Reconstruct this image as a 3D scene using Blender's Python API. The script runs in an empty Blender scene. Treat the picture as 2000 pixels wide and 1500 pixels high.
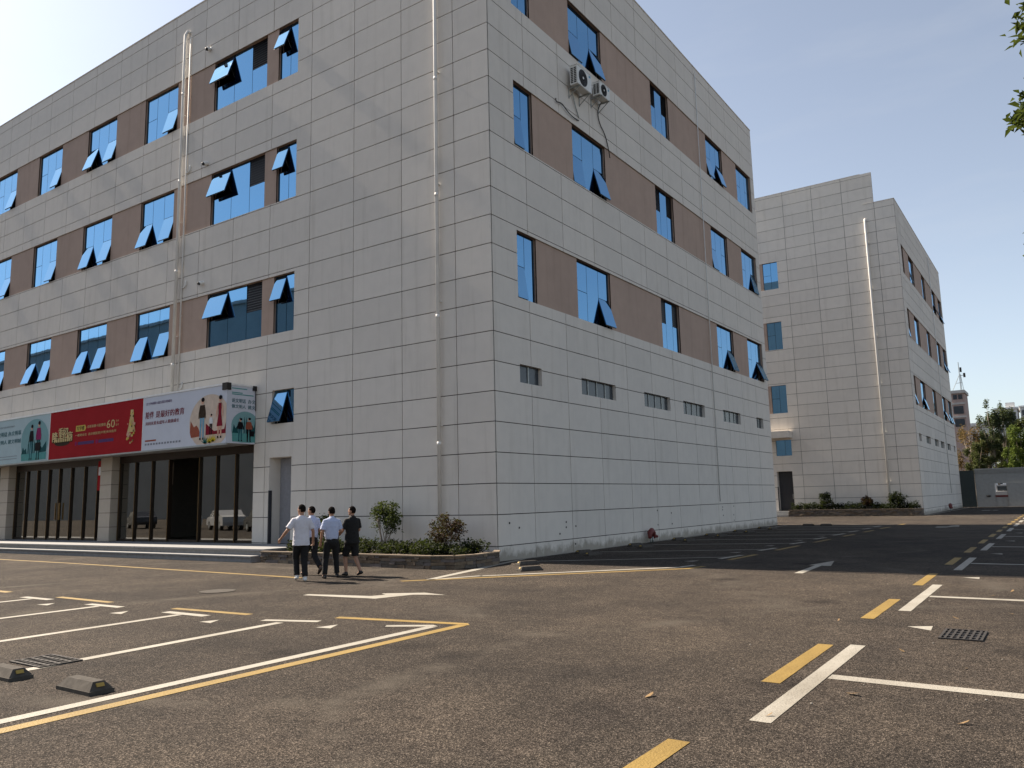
import bpy, bmesh, math, random
import numpy as np
from mathutils import Vector, Matrix, noise

U = 1.2            # metres per facade unit (a facade row is 0.75 units = 0.9 m)
R = math.radians
sc = bpy.context.scene
col = sc.collection

# ---------------------------------------------------------------- camera
CAM = Vector((11.2698, -15.6230, 1.44))
YAW, PIT, ROL = -0.602178, 0.145389, -0.023703
FPX = 1550.0
fw = Vector((math.sin(YAW)*math.cos(PIT), math.cos(YAW)*math.cos(PIT), math.sin(PIT)))
rt0 = Vector((math.cos(YAW), -math.sin(YAW), 0)); up0 = rt0.cross(fw)
rt = rt0*math.cos(ROL)+up0*math.sin(ROL); up = up0*math.cos(ROL)-rt0*math.sin(ROL)
cd = bpy.data.cameras.new('camera'); cam = bpy.data.objects.new('camera', cd); col.objects.link(cam)
cd.sensor_width = 36.0; cd.lens = FPX/2000*36.0; cd.clip_start = 0.05; cd.clip_end = 4000
M = Matrix((rt, up, -fw)).transposed().to_4x4(); M.translation = CAM*U; cam.matrix_world = M
sc.camera = cam

# ---------------------------------------------------------------- sky, sun, exposure
SUN_EL, SUN_AZ = R(43), R(0.4)      # SUN_AZ: shadows fall towards +X, turned this much to +Y
tosun = Vector((-math.cos(SUN_AZ)*math.cos(SUN_EL), -math.sin(SUN_AZ)*math.cos(SUN_EL), math.sin(SUN_EL)))
w = bpy.data.worlds.new('World'); sc.world = w; w.use_nodes = True
nt = w.node_tree; nt.nodes.clear()
sky = nt.nodes.new('ShaderNodeTexSky'); sky.sky_type = 'NISHITA'; sky.sun_disc = False
sky.sun_elevation = SUN_EL; sky.sun_rotation = math.atan2(tosun.x, tosun.y)
sky.altitude = 0; sky.air_density = 1.0; sky.dust_density = 0.7; sky.ozone_density = 1.4
bg = nt.nodes.new('ShaderNodeBackground'); bg.inputs[1].default_value = 0.07
wo = nt.nodes.new('ShaderNodeOutputWorld')
hs = nt.nodes.new('ShaderNodeHueSaturation'); hs.inputs['Saturation'].default_value = 0.62   # thin haze washes the blue out
nt.links.new(sky.outputs[0], hs.inputs['Color'])
# faint cirrus over the whole sky
tc = nt.nodes.new('ShaderNodeTexCoord'); mpn = nt.nodes.new('ShaderNodeMapping'); mpn.inputs['Scale'].default_value = (1.6, 1.6, 7.0); mpn.inputs['Rotation'].default_value = (.25, .1, .4)
cn = nt.nodes.new('ShaderNodeTexNoise'); cn.inputs['Scale'].default_value = 2.2; cn.inputs['Detail'].default_value = 6; cn.inputs['Roughness'].default_value = .55
cr = nt.nodes.new('ShaderNodeValToRGB'); cr.color_ramp.elements[0].position = .48; cr.color_ramp.elements[0].color = (0, 0, 0, 1); cr.color_ramp.elements[1].position = .78; cr.color_ramp.elements[1].color = (.16, .16, .16, 1)
cm = nt.nodes.new('ShaderNodeMix'); cm.data_type = 'RGBA'; cm.inputs[7].default_value = (4.6, 4.65, 4.75, 1)
nt.links.new(tc.outputs['Generated'], mpn.inputs[0]); nt.links.new(mpn.outputs[0], cn.inputs['Vector']); nt.links.new(cn.outputs[0], cr.inputs[0])
nt.links.new(cr.outputs[0], cm.inputs[0]); nt.links.new(hs.outputs[0], cm.inputs[6]); nt.links.new(cm.outputs[2], bg.inputs[0]); nt.links.new(bg.outputs[0], wo.inputs[0])
sl = bpy.data.lights.new('sun', 'SUN'); so = bpy.data.objects.new('sun', sl); col.objects.link(so)
sl.energy = 5.0; sl.angle = R(0.53); sl.color = (1.0, 0.87, 0.72)
so.rotation_euler = (-tosun).to_track_quat('-Z', 'Y').to_euler(); so.location = (-20, -20, 40)
vs = sc.view_settings; vs.view_transform = 'Standard'; vs.look = 'None'; vs.exposure = 1.3; vs.gamma = 1.0
vs.use_curve_mapping = False
sc.render.engine = 'CYCLES'
sc.cycles.use_denoising = True
sc.cycles.max_bounces = 6; sc.cycles.transparent_max_bounces = 8
sc.cycles.caustics_reflective = False; sc.cycles.caustics_refractive = False
sc.cycles.sample_clamp_indirect = 6

def proj(p):
    d = Vector(p)-CAM; z = d.dot(fw)
    if z < .1: return None
    return (1000+FPX*d.dot(rt)/z, 750-FPX*d.dot(up)/z, z)

# ---------------------------------------------------------------- materials
MATS = {}
def newmat(name):
    m = bpy.data.materials.new(name); m.use_nodes = True; MATS[name] = m
    t = m.node_tree; t.nodes.clear()
    o = t.nodes.new('ShaderNodeOutputMaterial'); return m, t, o
def N(t, kind, **kw):
    n = t.nodes.new(kind)
    for k, v in kw.items():
        if k.startswith('i_'): n.inputs[k[2:].replace('_', ' ')].default_value = v
        elif k.startswith('n'): n.inputs[int(k[1:])].default_value = v
        else: setattr(n, k, v)
    return n
def lk(t, a, b): t.links.new(a, b)
def c4(c): return (c[0], c[1], c[2], 1)
def ramp(t, fac, stops):
    r = t.nodes.new('ShaderNodeValToRGB'); e = r.color_ramp.elements
    while len(e) < len(stops): e.new(.5)
    for q, (p, c) in zip(e, stops): q.position = p; q.color = c4(c) if len(c) == 3 else c
    lk(t, fac, r.inputs[0]); return r.outputs[0]
def mixc(t, fac, a, b, bt='MIX'):
    n = t.nodes.new('ShaderNodeMix'); n.data_type = 'RGBA'; n.blend_type = bt
    for s, x in ((0, fac), (6, a), (7, b)):
        if hasattr(x, 'links'): lk(t, x, n.inputs[s])
        else: n.inputs[s].default_value = x if s == 0 else c4(x)
    return n.outputs[2]
def pos(t): return N(t, 'ShaderNodeNewGeometry').outputs['Position']
def nz(t, vec, scale, detail=4, rough=.55, stretch=None):
    if stretch:
        mp = N(t, 'ShaderNodeMapping'); mp.inputs['Scale'].default_value = stretch; lk(t, vec, mp.inputs[0]); vec = mp.outputs[0]
    n = N(t, 'ShaderNodeTexNoise', i_Scale=scale, i_Detail=detail, i_Roughness=rough); lk(t, vec, n.inputs['Vector']); return n.outputs[0]
def pbsdf(t, o, color, rough=.6, metal=0, spec=.4, bump=None, bstr=.3, bdist=.01):
    p = N(t, 'ShaderNodeBsdfPrincipled', i_Metallic=metal)
    if hasattr(color, 'links'): lk(t, color, p.inputs['Base Color'])
    else: p.inputs['Base Color'].default_value = c4(color)
    if hasattr(rough, 'links'): lk(t, rough, p.inputs['Roughness'])
    else: p.inputs['Roughness'].default_value = rough
    p.inputs['Specular IOR Level'].default_value = spec
    if bump is not None:
        b = N(t, 'ShaderNodeBump', i_Strength=bstr, i_Distance=bdist); lk(t, bump, b.inputs['Height']); lk(t, b.outputs[0], p.inputs['Normal'])
    lk(t, p.outputs[0], o.inputs[0]); return p
def simple(name, color, rough=.6, metal=0, var=.12, vscale=6, bump=0, spec=.4):
    m, t, o = newmat(name); ps = pos(t); n = nz(t, ps, vscale)
    a = tuple(x*(1-var) for x in color); b = tuple(min(1, x*(1+var)) for x in color)
    c = ramp(t, n, [(.25, a), (.75, b)])
    pbsdf(t, o, c, rough, metal, spec, nz(t, ps, vscale*14, 3) if bump else None, bump, .004); return m

def mat_stucco(name, base, blot=.06):
    m, t, o = newmat(name); ps = pos(t)
    oi = N(t, 'ShaderNodeObjectInfo')
    tone = ramp(t, oi.outputs['Random'], [(0, tuple(x*.96 for x in base)), (1, tuple(min(1, x*1.035) for x in base))])
    big = nz(t, ps, .55, 3, .6); mid = nz(t, ps, 2.2, 4, .65)
    streak = nz(t, ps, 1.0, 4, .6, (3.2, 3.2, .22))
    c = mixc(t, .75, tone, ramp(t, big, [(.3, (1-blot,)*3), (.7, (1.0, .995, .985))]), 'MULTIPLY')
    c = mixc(t, .55, c, ramp(t, mid, [(.35, (.94, .94, .94)), (.6, (1, 1, 1))]), 'MULTIPLY')
    c = mixc(t, .5, c, ramp(t, streak, [(.30, (.82, .81, .79)), (.46, (1, 1, 1))]), 'MULTIPLY')
    # grime that has splashed up from the ground
    sx = N(t, 'ShaderNodeSeparateXYZ'); lk(t, ps, sx.inputs[0])
    g = N(t, 'ShaderNodeMath', operation='MULTIPLY_ADD'); g.inputs[1].default_value = 1.7; lk(t, sx.outputs[2], g.inputs[0])
    n2 = nz(t, ps, 2.3, 4, .7, (1, 1, .7)); mu = N(t, 'ShaderNodeMath', operation='MULTIPLY_ADD'); mu.inputs[1].default_value = -1.5; mu.inputs[2].default_value = .62
    lk(t, n2, mu.inputs[0]); lk(t, mu.outputs[0], g.inputs[2])
    c = mixc(t, 1, c, ramp(t, g.outputs[0], [(.05, (.52, .51, .48)), (.42, (1, 1, 1))]), 'MULTIPLY')
    pbsdf(t, o, c, .85, 0, .25, mixc(t, .3, nz(t, ps, 3.5, 4, .7), nz(t, ps, 60, 2, .6)), .22, .012); return m

mat_stucco('stucco', (.675, .627, .565))
mat_stucco('brown', (.44, .325, .262), .12)
simple('joint', (.060, .057, .054), .9)
simple('core', (.03, .03, .032), .9)
simple('frame', (.012, .013, .016), .35, .2)
simple('white_paint', (.74, .73, .70), .5)
simple('pvc', (.70, .685, .65), .6, 0, .10, 2, 0, .2)
simple('steel', (.42, .43, .44), .4, .7)
simple('galv', (.33, .35, .34), .5, .5)
simple('ac_white', (.68, .68, .65), .5, 0, .06, 3)
simple('black', (.012, .012, .013), .5)
simple('rubber', (.065, .058, .050), .9, 0, .3, 14, .4, .15)
simple('iron', (.035, .031, .028), .8, .2, .3, 15)
simple('concrete', (.42, .41, .39), .85, 0, .15, 3, .2)
simple('granite', (.25, .25, .25), .75, 0, .15, 8, .1, .2)
simple('gate_tile', (.32, .315, .30), .7, 0, .1, 4)
simple('tile', (.42, .365, .30), .55, 0, .06, 4)
simple('sign_paleteal', (.42, .53, .55), .8, 0, .05, 2, 0, .1)
simple('bronze', (.030, .019, .012), .4, .4)
simple('gold', (.26, .16, .06), .35, .7)
simple('roomwall', (.22, .20, .17), .9)
simple('yellow_refl', (.34, .23, .05), .6)
simple('red_iron', (.13, .022, .02), .5)
simple('darkdoor', (.035, .036, .042), .5)
simple('greydoor', (.24, .24, .26), .6)
simple('gate_green', (.025, .035, .036), .5, .2)
simple('tower_pink', (.36, .27, .24), .9)
simple('far_white', (.62, .62, .61), .9)
simple('far_glass', (.04, .05, .06), .2)
simple('trunk', (.13, .10, .075), .9, 0, .3, 8, .5)
simple('palebark', (.26, .22, .175), .9, 0, .3, 8, .4)
simple('sign_white', (.58, .60, .66), .8, 0, .04, 2, 0, .1)
simple('sign_red', (.32, .016, .020), .85, 0, .08, 2, 0, .08)
simple('sign_teal', (.20, .36, .37), .8, 0, .05, 2, 0, .1)
simple('ink_red', (.20, .012, .025), .85, spec=.1); simple('ink_teal', (.035, .13, .15), .85, spec=.1); simple('ink_grey', (.22, .23, .26), .85, spec=.1)
simple('ink_purple', (.10, .045, .13), .85, spec=.1); simple('ink_darkteal', (.015, .075, .08), .85, spec=.1); simple('ink_midteal', (.10, .30, .29), .85, spec=.1)
simple('ink_gold', (.55, .40, .15), .4, .2); simple('ink_olive', (.12, .085, .02), .85, spec=.1); simple('ink_pale', (.62, .50, .40), .85, spec=.1)
simple('ink_rust', (.30, .085, .05), .85, spec=.1); simple('ink_skin', (.62, .36, .26), .85, spec=.1); simple('ink_jean', (.16, .33, .45), .85, spec=.1); simple('ink_brown', (.045, .03, .02), .85, spec=.1)
simple('ink_yellow', (.62, .47, .03), .85, spec=.1); simple('ink_green', (.02, .14, .13), .85, spec=.1); simple('ink_magenta', (.25, .02, .10), .85, spec=.1); simple('ink_hair', (.010, .008, .010), .85, spec=.1)
simple('ink_white', (.66, .66, .66), .85, spec=.1); simple('ink_label', (.60, .44, .10), .85, spec=.1); simple('edge_white', (.75, .74, .72), .35)
simple('skin', (.33, .18, .115), .55, 0, .08, 20); simple('hair', (.010, .008, .007), .95, 0, .3, 60, 0, .05)
simple('shirt_white', (.55, .54, .58), .85, 0, .06, 8, .2); simple('shirt_blue', (.40, .45, .60), .85, 0, .06, 8, .2)
simple('cloth_black', (.0045, .0043, .0045), .85, 0, .2, 10, .2); simple('cloth_navy', (.0055, .006, .008), .85, 0, .2, 10, .2)
simple('shoe_white', (.60, .60, .58), .6, 0, .1, 20); simple('shoe_black', (.012, .011, .01), .4); simple('shoe_brown', (.05, .035, .025), .5)
for i_, c_ in enumerate([(.14, .105, .075), (.10, .085, .07), (.18, .14, .10), (.12, .10, .09)]): simple('ledge_stone_%d' % i_, c_, .9, 0, .25, 14, .5)
simple('car_white', (.55, .55, .55), .25, 0, .03); simple('car_dark', (.03, .03, .035), .25); simple('opp_wall', (.34, .33, .31), .9, 0, .1, .5)
simple('litter', (.24, .22, .19), .9)
simple('soil', (.05, .038, .028), .95, 0, .3, 12, .6)

def mat_glass(name, tint, dark, fac):
    m, t, o = newmat(name); ps = pos(t)
    g = N(t, 'ShaderNodeBsdfGlossy', i_Roughness=.012); g.inputs[0].default_value = c4(tint)
    b = N(t, 'ShaderNodeBump', i_Strength=.05, i_Distance=.02); lk(t, nz(t, ps, .9, 2), b.inputs['Height']); lk(t, b.outputs[0], g.inputs['Normal'])
    d = N(t, 'ShaderNodeBsdfPrincipled', i_Roughness=.05); d.inputs['Base Color'].default_value = c4(dark)
    mx = N(t, 'ShaderNodeMixShader'); mx.inputs[0].default_value = fac
    lk(t, d.outputs[0], mx.inputs[1]); lk(t, g.outputs[0], mx.inputs[2]); lk(t, mx.outputs[0], o.inputs[0]); return m
mat_glass('blue_glass', (.235, .54, .86), (.004, .010, .03), .60)
def mat_shopglass():
    m, t, o = newmat('shop_glass')
    g = N(t, 'ShaderNodeBsdfGlossy', i_Roughness=.01); g.inputs[0].default_value = (.85, .85, .82, 1)
    tr = N(t, 'ShaderNodeBsdfTransparent'); tr.inputs[0].default_value = (.30, .29, .26, 1)
    lw = N(t, 'ShaderNodeLayerWeight', i_Blend=.35)
    mr = N(t, 'ShaderNodeMapRange', n1=0, n2=1, n3=.22, n4=.95); lk(t, lw.outputs['Fresnel'], mr.inputs[0])
    mx = N(t, 'ShaderNodeMixShader'); lk(t, mr.outputs[0], mx.inputs[0]); lk(t, tr.outputs[0], mx.inputs[1]); lk(t, g.outputs[0], mx.inputs[2])
    lk(t, mx.outputs[0], o.inputs[0])
mat_shopglass()

def mat_asphalt():
    m, t, o = newmat('asphalt'); ps = pos(t)
    v = N(t, 'ShaderNodeTexVoronoi', i_Scale=105.0); lk(t, ps, v.inputs['Vector'])
    sepc = N(t, 'ShaderNodeSeparateColor'); lk(t, v.outputs['Color'], sepc.inputs[0])
    base = ramp(t, sepc.outputs[0], [(0, (.0095, .0080, .0068)), (.35, (.029, .0245, .0204)), (.75, (.058, .049, .0415)), (.97, (.14, .120, .102))])
    big = nz(t, ps, .14, 3, .62); mid = nz(t, ps, .8, 4, .65); fine = nz(t, ps, 5.5, 3, .7)
    base = mixc(t, 1, base, ramp(t, big, [(.32, (.70, .70, .72)), (.66, (1.22, 1.19, 1.14))]), 'MULTIPLY')
    base = mixc(t, .9, base, ramp(t, mid, [(.33, (.74, .74, .75)), (.7, (1.28, 1.25, 1.20))]), 'MULTIPLY')
    base = mixc(t, .7, base, ramp(t, fine, [(.3, (.72, .72, .72)), (.7, (1.3, 1.28, 1.25))]), 'MULTIPLY')
    # roller seams and pale dusty scuffs along them
    wv = N(t, 'ShaderNodeTexNoise', i_Scale=.5, i_Detail=4.0); lk(t, ps, wv.inputs['Vector'])
    ad = mixc(t, .35, ps, wv.outputs['Color'], 'ADD')
    mp = N(t, 'ShaderNodeMapping'); mp.inputs['Rotation'].default_value = (0, 0, .35); mp.inputs['Location'].default_value = (2.1, .8, 0); lk(t, ad, mp.inputs[0])
    vc = N(t, 'ShaderNodeTexVoronoi', feature='DISTANCE_TO_EDGE', i_Scale=.12); lk(t, mp.outputs[0], vc.inputs['Vector'])
    seam = ramp(t, vc.outputs[0], [(0, (1, 1, 1)), (.035, (0, 0, 0))])
    sm = N(t, 'ShaderNodeMath', operation='MULTIPLY'); lk(t, seam, sm.inputs[0]); lk(t, ramp(t, nz(t, ps, .7, 4, .7), [(.44, (0, 0, 0)), (.62, (.85, .85, .85))]), sm.inputs[1])
    base = mixc(t, sm.outputs[0], base, (.085, .073, .059))
    # oil drips and damp patches
    vo = N(t, 'ShaderNodeTexVoronoi', i_Scale=.42); lk(t, mixc(t, .25, ps, nz(t, ps, 3, 3), 'ADD'), vo.inputs['Vector'])
    base = mixc(t, .8, base, ramp(t, vo.outputs['Distance'], [(.05, (.45, .45, .47)), (.17, (1, 1, 1))]), 'MULTIPLY')
    pbsdf(t, o, base, .95, 0, .12, v.outputs['Distance'], .8, .010); return m
mat_asphalt()
def mat_road(name, c):
    m, t, o = newmat(name); ps = pos(t)
    w_ = nz(t, ps, 48, 4, .7); b_ = nz(t, ps, 1.3, 5, .6)
    wear = ramp(t, w_, [(.32, (.30, .27, .24)), (.43, (1, 1, 1))])
    tyre = ramp(t, nz(t, ps, .9, 5, .7, (1, .35, 1)), [(.36, (.72, .70, .68)), (.5, (1, 1, 1))])
    cc = mixc(t, 1, c, ramp(t, b_, [(.3, (.80, .79, .77)), (.65, (1, 1, 1))]), 'MULTIPLY')
    cc = mixc(t, .8, cc, wear, 'MULTIPLY'); cc = mixc(t, .8, cc, tyre, 'MULTIPLY')
    v = N(t, 'ShaderNodeTexVoronoi', i_Scale=62.0); lk(t, ps, v.inputs['Vector'])
    pbsdf(t, o, cc, .7, 0, .3, v.outputs['Distance'], .35, .01)
mat_road('road_white', (.33, .31, .265)); mat_road('road_yellow', (.255, .17, .046))

def mat_leaf(name, a, b, trans=.25):
    m, t, o = newmat(name); g = N(t, 'ShaderNodeNewGeometry')
    c = ramp(t, g.outputs['Random Per Island'], [(0, a), (1, b)])
    p = N(t, 'ShaderNodeBsdfPrincipled', i_Roughness=.7); lk(t, c, p.inputs['Base Color']); p.inputs['Specular IOR Level'].default_value = .12
    tl = N(t, 'ShaderNodeBsdfTranslucent'); lk(t, mixc(t, .5, c, (.10, .13, .02)), tl.inputs[0])
    mx = N(t, 'ShaderNodeMixShader'); mx.inputs[0].default_value = trans
    lk(t, p.outputs[0], mx.inputs[1]); lk(t, tl.outputs[0], mx.inputs[2]); lk(t, mx.outputs[0], o.inputs[0])
mat_leaf('leaf_green', (.020, .034, .011), (.075, .092, .028))
mat_leaf('leaf_dark', (.006, .010, .006), (.020, .028, .012))
mat_leaf('leaf_red', (.030, .014, .012), (.085, .042, .028))
mat_leaf('leaf_bright', (.06, .10, .02), (.17, .22, .05), .35)
mat_leaf('leaf_edge', (.025, .042, .010), (.10, .13, .03), .3)
mat_leaf('leaf_far', (.035, .048, .020), (.12, .13, .05))  # more olive and paler than leaf_green, distance haze put into the colour
mat_leaf('leaf_autumn', (.12, .075, .03), (.24, .15, .06))
mat_leaf('leaf_grey', (.05, .07, .035), (.12, .14, .07))
mat_leaf('leaf_dry', (.14, .09, .05), (.3, .2, .1), .1)

# ---------------------------------------------------------------- mesh helpers
TMP = bpy.data.scenes.new('scratch')      # text and remeshing are evaluated here, away from the scene
def evaluate(ob):
    TMP.collection.objects.link(ob); vl = TMP.view_layers[0]; vl.update(); dg = vl.depsgraph; dg.update()
    me = bpy.data.meshes.new_from_object(ob.evaluated_get(dg)); bpy.data.objects.remove(ob); return me
def tag(o, label=None, cat=None, group=None, kind=None):
    if label: o['label'] = label
    if cat: o['category'] = cat
    if group: o['group'] = group
    if kind: o['kind'] = kind
    return o
def empty(name, loc=(0, 0, 0), rz=0, k=U):
    o = bpy.data.objects.new(name, None); col.objects.link(o)
    o.location = Vector(loc)*k; o.rotation_euler = (0, 0, rz); o.empty_display_size = .2; return o
class MB:
    def __init__(s, k=U): s.v = []; s.f = []; s.k = k
    def hexa(s, p):           # p: 8 corners, bottom loop then top loop
        n = len(s.v); s.v += [tuple(q) for q in p]
        s.f += [(n, n+3, n+2, n+1), (n+4, n+5, n+6, n+7), (n, n+1, n+5, n+4), (n+1, n+2, n+6, n+5), (n+2, n+3, n+7, n+6), (n+3, n, n+4, n+7)]; return s
    def box(s, a, b):
        x0, x1 = sorted((a[0], b[0])); y0, y1 = sorted((a[1], b[1])); z0, z1 = sorted((a[2], b[2]))
        return s.hexa([(x0, y0, z0), (x1, y0, z0), (x1, y1, z0), (x0, y1, z0), (x0, y0, z1), (x1, y0, z1), (x1, y1, z1), (x0, y1, z1)])
    def poly(s, pts):
        n = len(s.v); s.v += [tuple(q) for q in pts]; s.f.append(tuple(range(n, n+len(pts)))); return s
    def prism(s, pts, off):   # polygon extruded by vector off
        n = len(s.v); m = len(pts); o = Vector(off)
        s.v += [tuple(q) for q in pts]+[tuple(Vector(q)+o) for q in pts]
        s.f.append(tuple(range(n+m-1, n-1, -1))); s.f.append(tuple(range(n+m, n+2*m)))
        for i in range(m): j = (i+1) % m; s.f.append((n+i, n+j, n+m+j, n+m+i))
        return s
    def tube(s, pts, r, n=8, cap=True, ry=None, round_=False):
        pts = [Vector(p) for p in pts]; m = len(pts)
        rr = list(r) if hasattr(r, '__len__') else [r]*m
        r2 = (list(ry) if hasattr(ry, '__len__') else [ry]*m) if ry is not None else rr
        if round_:
            d0 = (pts[0]-pts[1]).normalized(); d1 = (pts[-1]-pts[-2]).normalized()
            a0 = max(rr[0], r2[0]); a1 = max(rr[-1], r2[-1])
            pts = [pts[0]+d0*a0*.85, pts[0]+d0*a0*.5]+pts+[pts[-1]+d1*a1*.5, pts[-1]+d1*a1*.85]
            rr = [rr[0]*.45, rr[0]*.85]+rr+[rr[-1]*.85, rr[-1]*.45]; r2 = [r2[0]*.45, r2[0]*.85]+r2+[r2[-1]*.85, r2[-1]*.45]; m += 4
        b = len(s.v); prev = None
        for i, p in enumerate(pts):
            t = (pts[min(i+1, m-1)]-pts[max(i-1, 0)]).normalized()
            if prev is None:
                ref = Vector((1, 0, 0)) if abs(t.x) < .8 else Vector((0, 1, 0))
                x = (ref-t*ref.dot(t)).normalized()
            else: x = (prev-t*prev.dot(t)).normalized()
            prev = x; y = t.cross(x)
            for j in range(n):
                a = 2*math.pi*j/n; s.v.append(tuple(p+x*math.cos(a)*rr[i]+y*math.sin(a)*r2[i]))
        for i in range(m-1):
            for j in range(n):
                k = (j+1) % n; s.f.append((b+i*n+j, b+i*n+k, b+(i+1)*n+k, b+(i+1)*n+j))
        if cap: s.f.append(tuple(range(b+n-1, b-1, -1))); s.f.append(tuple(range(b+(m-1)*n, b+m*n)))
        return s
    def ball(s, c, rx, ry, rz, n=10, m=7):
        b = len(s.v); c = Vector(c)
        s.v.append(tuple(c+Vector((0, 0, -rz))))
        for i in range(1, m):
            a = -math.pi/2+math.pi*i/m
            for j in range(n):
                h = 2*math.pi*j/n; s.v.append(tuple(c+Vector((rx*math.cos(a)*math.cos(h), ry*math.cos(a)*math.sin(h), rz*math.sin(a)))))
        s.v.append(tuple(c+Vector((0, 0, rz)))); e = len(s.v)-1
        for j in range(n):
            k = (j+1) % n; s.f.append((b, b+1+k, b+1+j)); s.f.append((e, b+1+(m-2)*n+j, b+1+(m-2)*n+k))
            for i in range(m-2): s.f.append((b+1+i*n+j, b+1+i*n+k, b+1+(i+1)*n+k, b+1+(i+1)*n+j))
        return s
    def mesh(s, name, mat, origin=(0, 0, 0), smooth=False):
        me = bpy.data.meshes.new(name); o = Vector(origin)
        me.from_pydata([tuple((Vector(p)-o)*s.k) for p in s.v], [], s.f); me.materials.append(MATS[mat])
        if smooth: me.polygons.foreach_set('use_smooth', [True]*len(me.polygons))
        me.update(); return me
    def build(s, name, mat, parent=None, origin=None, smooth=False):
        og = origin or (0, 0, 0)
        ob = bpy.data.objects.new(name, s.mesh(name, mat, og, smooth)); col.objects.link(ob)
        if origin: ob.location = Vector(origin)*s.k
        if parent: ob.parent = parent
        return ob
def inst(name, me, parent, loc=(0, 0, 0), k=U):
    o = bpy.data.objects.new(name, me); col.objects.link(o); o.parent = parent; o.location = Vector(loc)*k; return o
# ---------------------------------------------------------------- ground and its painted markings
gm = MB(1.0); NG = 24
xs = [-900, -300, -100, -40]+[(-40+i*6) for i in range(1, 14)]+[60, 120, 300, 900]
ys = [-900, -300, -100, -40]+[(-40+i*6) for i in range(1, 22)]+[120, 300, 900]
for i in range(len(xs)-1):
    for j in range(len(ys)-1):
        n = len(gm.v); gm.v += [(xs[i], ys[j], 0), (xs[i+1], ys[j], 0), (xs[i+1], ys[j+1], 0), (xs[i], ys[j+1], 0)]; gm.f.append((n, n+1, n+2, n+3))
ground = gm.build('ground', 'asphalt'); tag(ground, kind='structure')
ZM = .0035
def paint(name, pts, c='w', z=ZM):
    # outline subdivided and nudged so the edges are not ruler straight
    out = []; m = len(pts)
    for i in range(m):
        a = Vector((*pts[i], 0)); b = Vector((*pts[(i+1) % m], 0)); k = max(1, int((b-a).length/.22))
        for q in range(k):
            p = a.lerp(b, q/k)
            if q: p += Vector((noise.noise(p*9.3)*.0045, noise.noise(p*8.1+Vector((7, 3, 1)))*.0045, 0))
            out.append((p.x, p.y, z))
    n = len(out); c0 = (sum(p[0] for p in out)/n, sum(p[1] for p in out)/n, z)
    MB().poly(out).build(name, 'road_white' if c == 'w' else 'road_yellow', ground, origin=c0)
def bar(name, a, b, wd, c='w', z=ZM):
    a = Vector(a); b = Vector(b); d = (b-a).normalized(); p = Vector((-d.y, d.x))*wd/2
    paint(name, [tuple(a-p), tuple(b-p), tuple(b+p), tuple(a+p)], c, z)
# right-hand row of bays
for y0, y1 in [(-10.36, -7.35), (-4.79, -1.63), (.99, 4.11), (6.49, 9.4), (11.64, 14.38), (16.5, 19.16), (20.8, 23.44), (25.0, 27.4), (29.2, 31.4), (33.3, 35.2)]:
    paint('bay_end_bar', [(9.44, y0), (9.58, y0), (9.565, y1), (9.43, y1)]); ym = (y0+y1)/2
    paint('bay_line', [(9.585, ym-.06), (14.2, ym-.1), (14.2, ym+.06), (9.585, ym+.1)])
for y0, y1 in [(-13.1, -10.98), (-9.25, -7.44), (-5.6, -3.68), (-1.81, .21), (2.15, 4.04), (5.67, 7.64), (9.3, 11.17), (12.67, 14.6), (15.95, 17.66), (19.0, 20.6), (22.0, 23.5), (24.8, 26.2), (27.5, 28.8), (30.1, 31.3), (32.6, 33.7), (35, 36), (37.3, 38.2)]:
    paint('yellow_dash', [(9.17, y0), (9.315, y0), (9.295, y1), (9.155, y1)], 'y')
for dy in (0, 5.65, 11.4, 16.6, 21.3):
    paint('bay_wedge', [(9.72, -6.0+dy), (9.97, -6.18+dy), (9.95, -5.87+dy)])
# end of that row nearest the wall of the first building
for (a, b), (c, d) in [((2.33, 3.57), (.35, .1)), ((5.18, 6.3), (.2, 3.42)), ((8.09, 9.13), (.1, 6.75)), ((10.72, 11.7), (.16, 9.42)), ((13.19, 14.42), (.3, 12.4)), ((15.6, 16.7), (.3, 15)), ((18.0, 19.0), (.3, 17.6)), ((20.2, 21.2), (.3, 20.2))]:
    paint('bay_end_bar', [(4.52, a), (4.66, a), (4.76, b), (4.62, b)]); ym = (a+b)/2-.1
    paint('bay_line', [(c, d-.05), (4.55, ym-.06), (4.56, ym+.06), (c, d+.06)])
for y0, y1 in [(2.1, 3.82), (5.44, 7.42), (9.03, 10.7), (12.55, 13.93), (15.52, 17.04), (18.42, 20.2), (21.99, 23.44)]:
    x = 4.85+.016*(y0)
    paint('yellow_dash', [(x-.06, y0), (x+.07, y0), (x+.13, y1), (x, y1)], 'y')
for x, y in ((4.09, 1.43), (4.1, 4.3), (4.1, 7.1), (4.15, 9.9), (4.2, 12.5)):
    paint('bay_wedge', [(x, y), (x+.22, y), (x+.24, y+.3)])
paint('wall_line', [(1.21, -4.03), (1.35, -4.03), (1.19, -3.3), (.93, -2.07), (.62, -.95), (.36, .1), (.15, 1.0), (.14, 6.1), (.2, 13.4), (.62, 22), (.52, 22), (.1, 13.4), (.03, 6.1), (.03, 1.1), (.18, .3), (.39, -.8), (.71, -1.98), (1.01, -3.25)])
bar('bay_line', (1.28, -3.98), (1.76, -2.98), .13)
paint('bay_line', [(1.70, -3.0), (1.83, -3.06), (4.64, -.08), (4.52, .02)])
paint('bay_end_bar', [(4.54, .02), (4.67, -.06), (4.76, .52), (4.64, .56)])
paint('yellow_line', [(.87, -4.36), (1.02, -4.42), (2.03, -3.36), (4.92, -.32), (5.04, .34), (4.92, .36), (4.8, -.24), (1.93, -3.24)], 'y')
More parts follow.
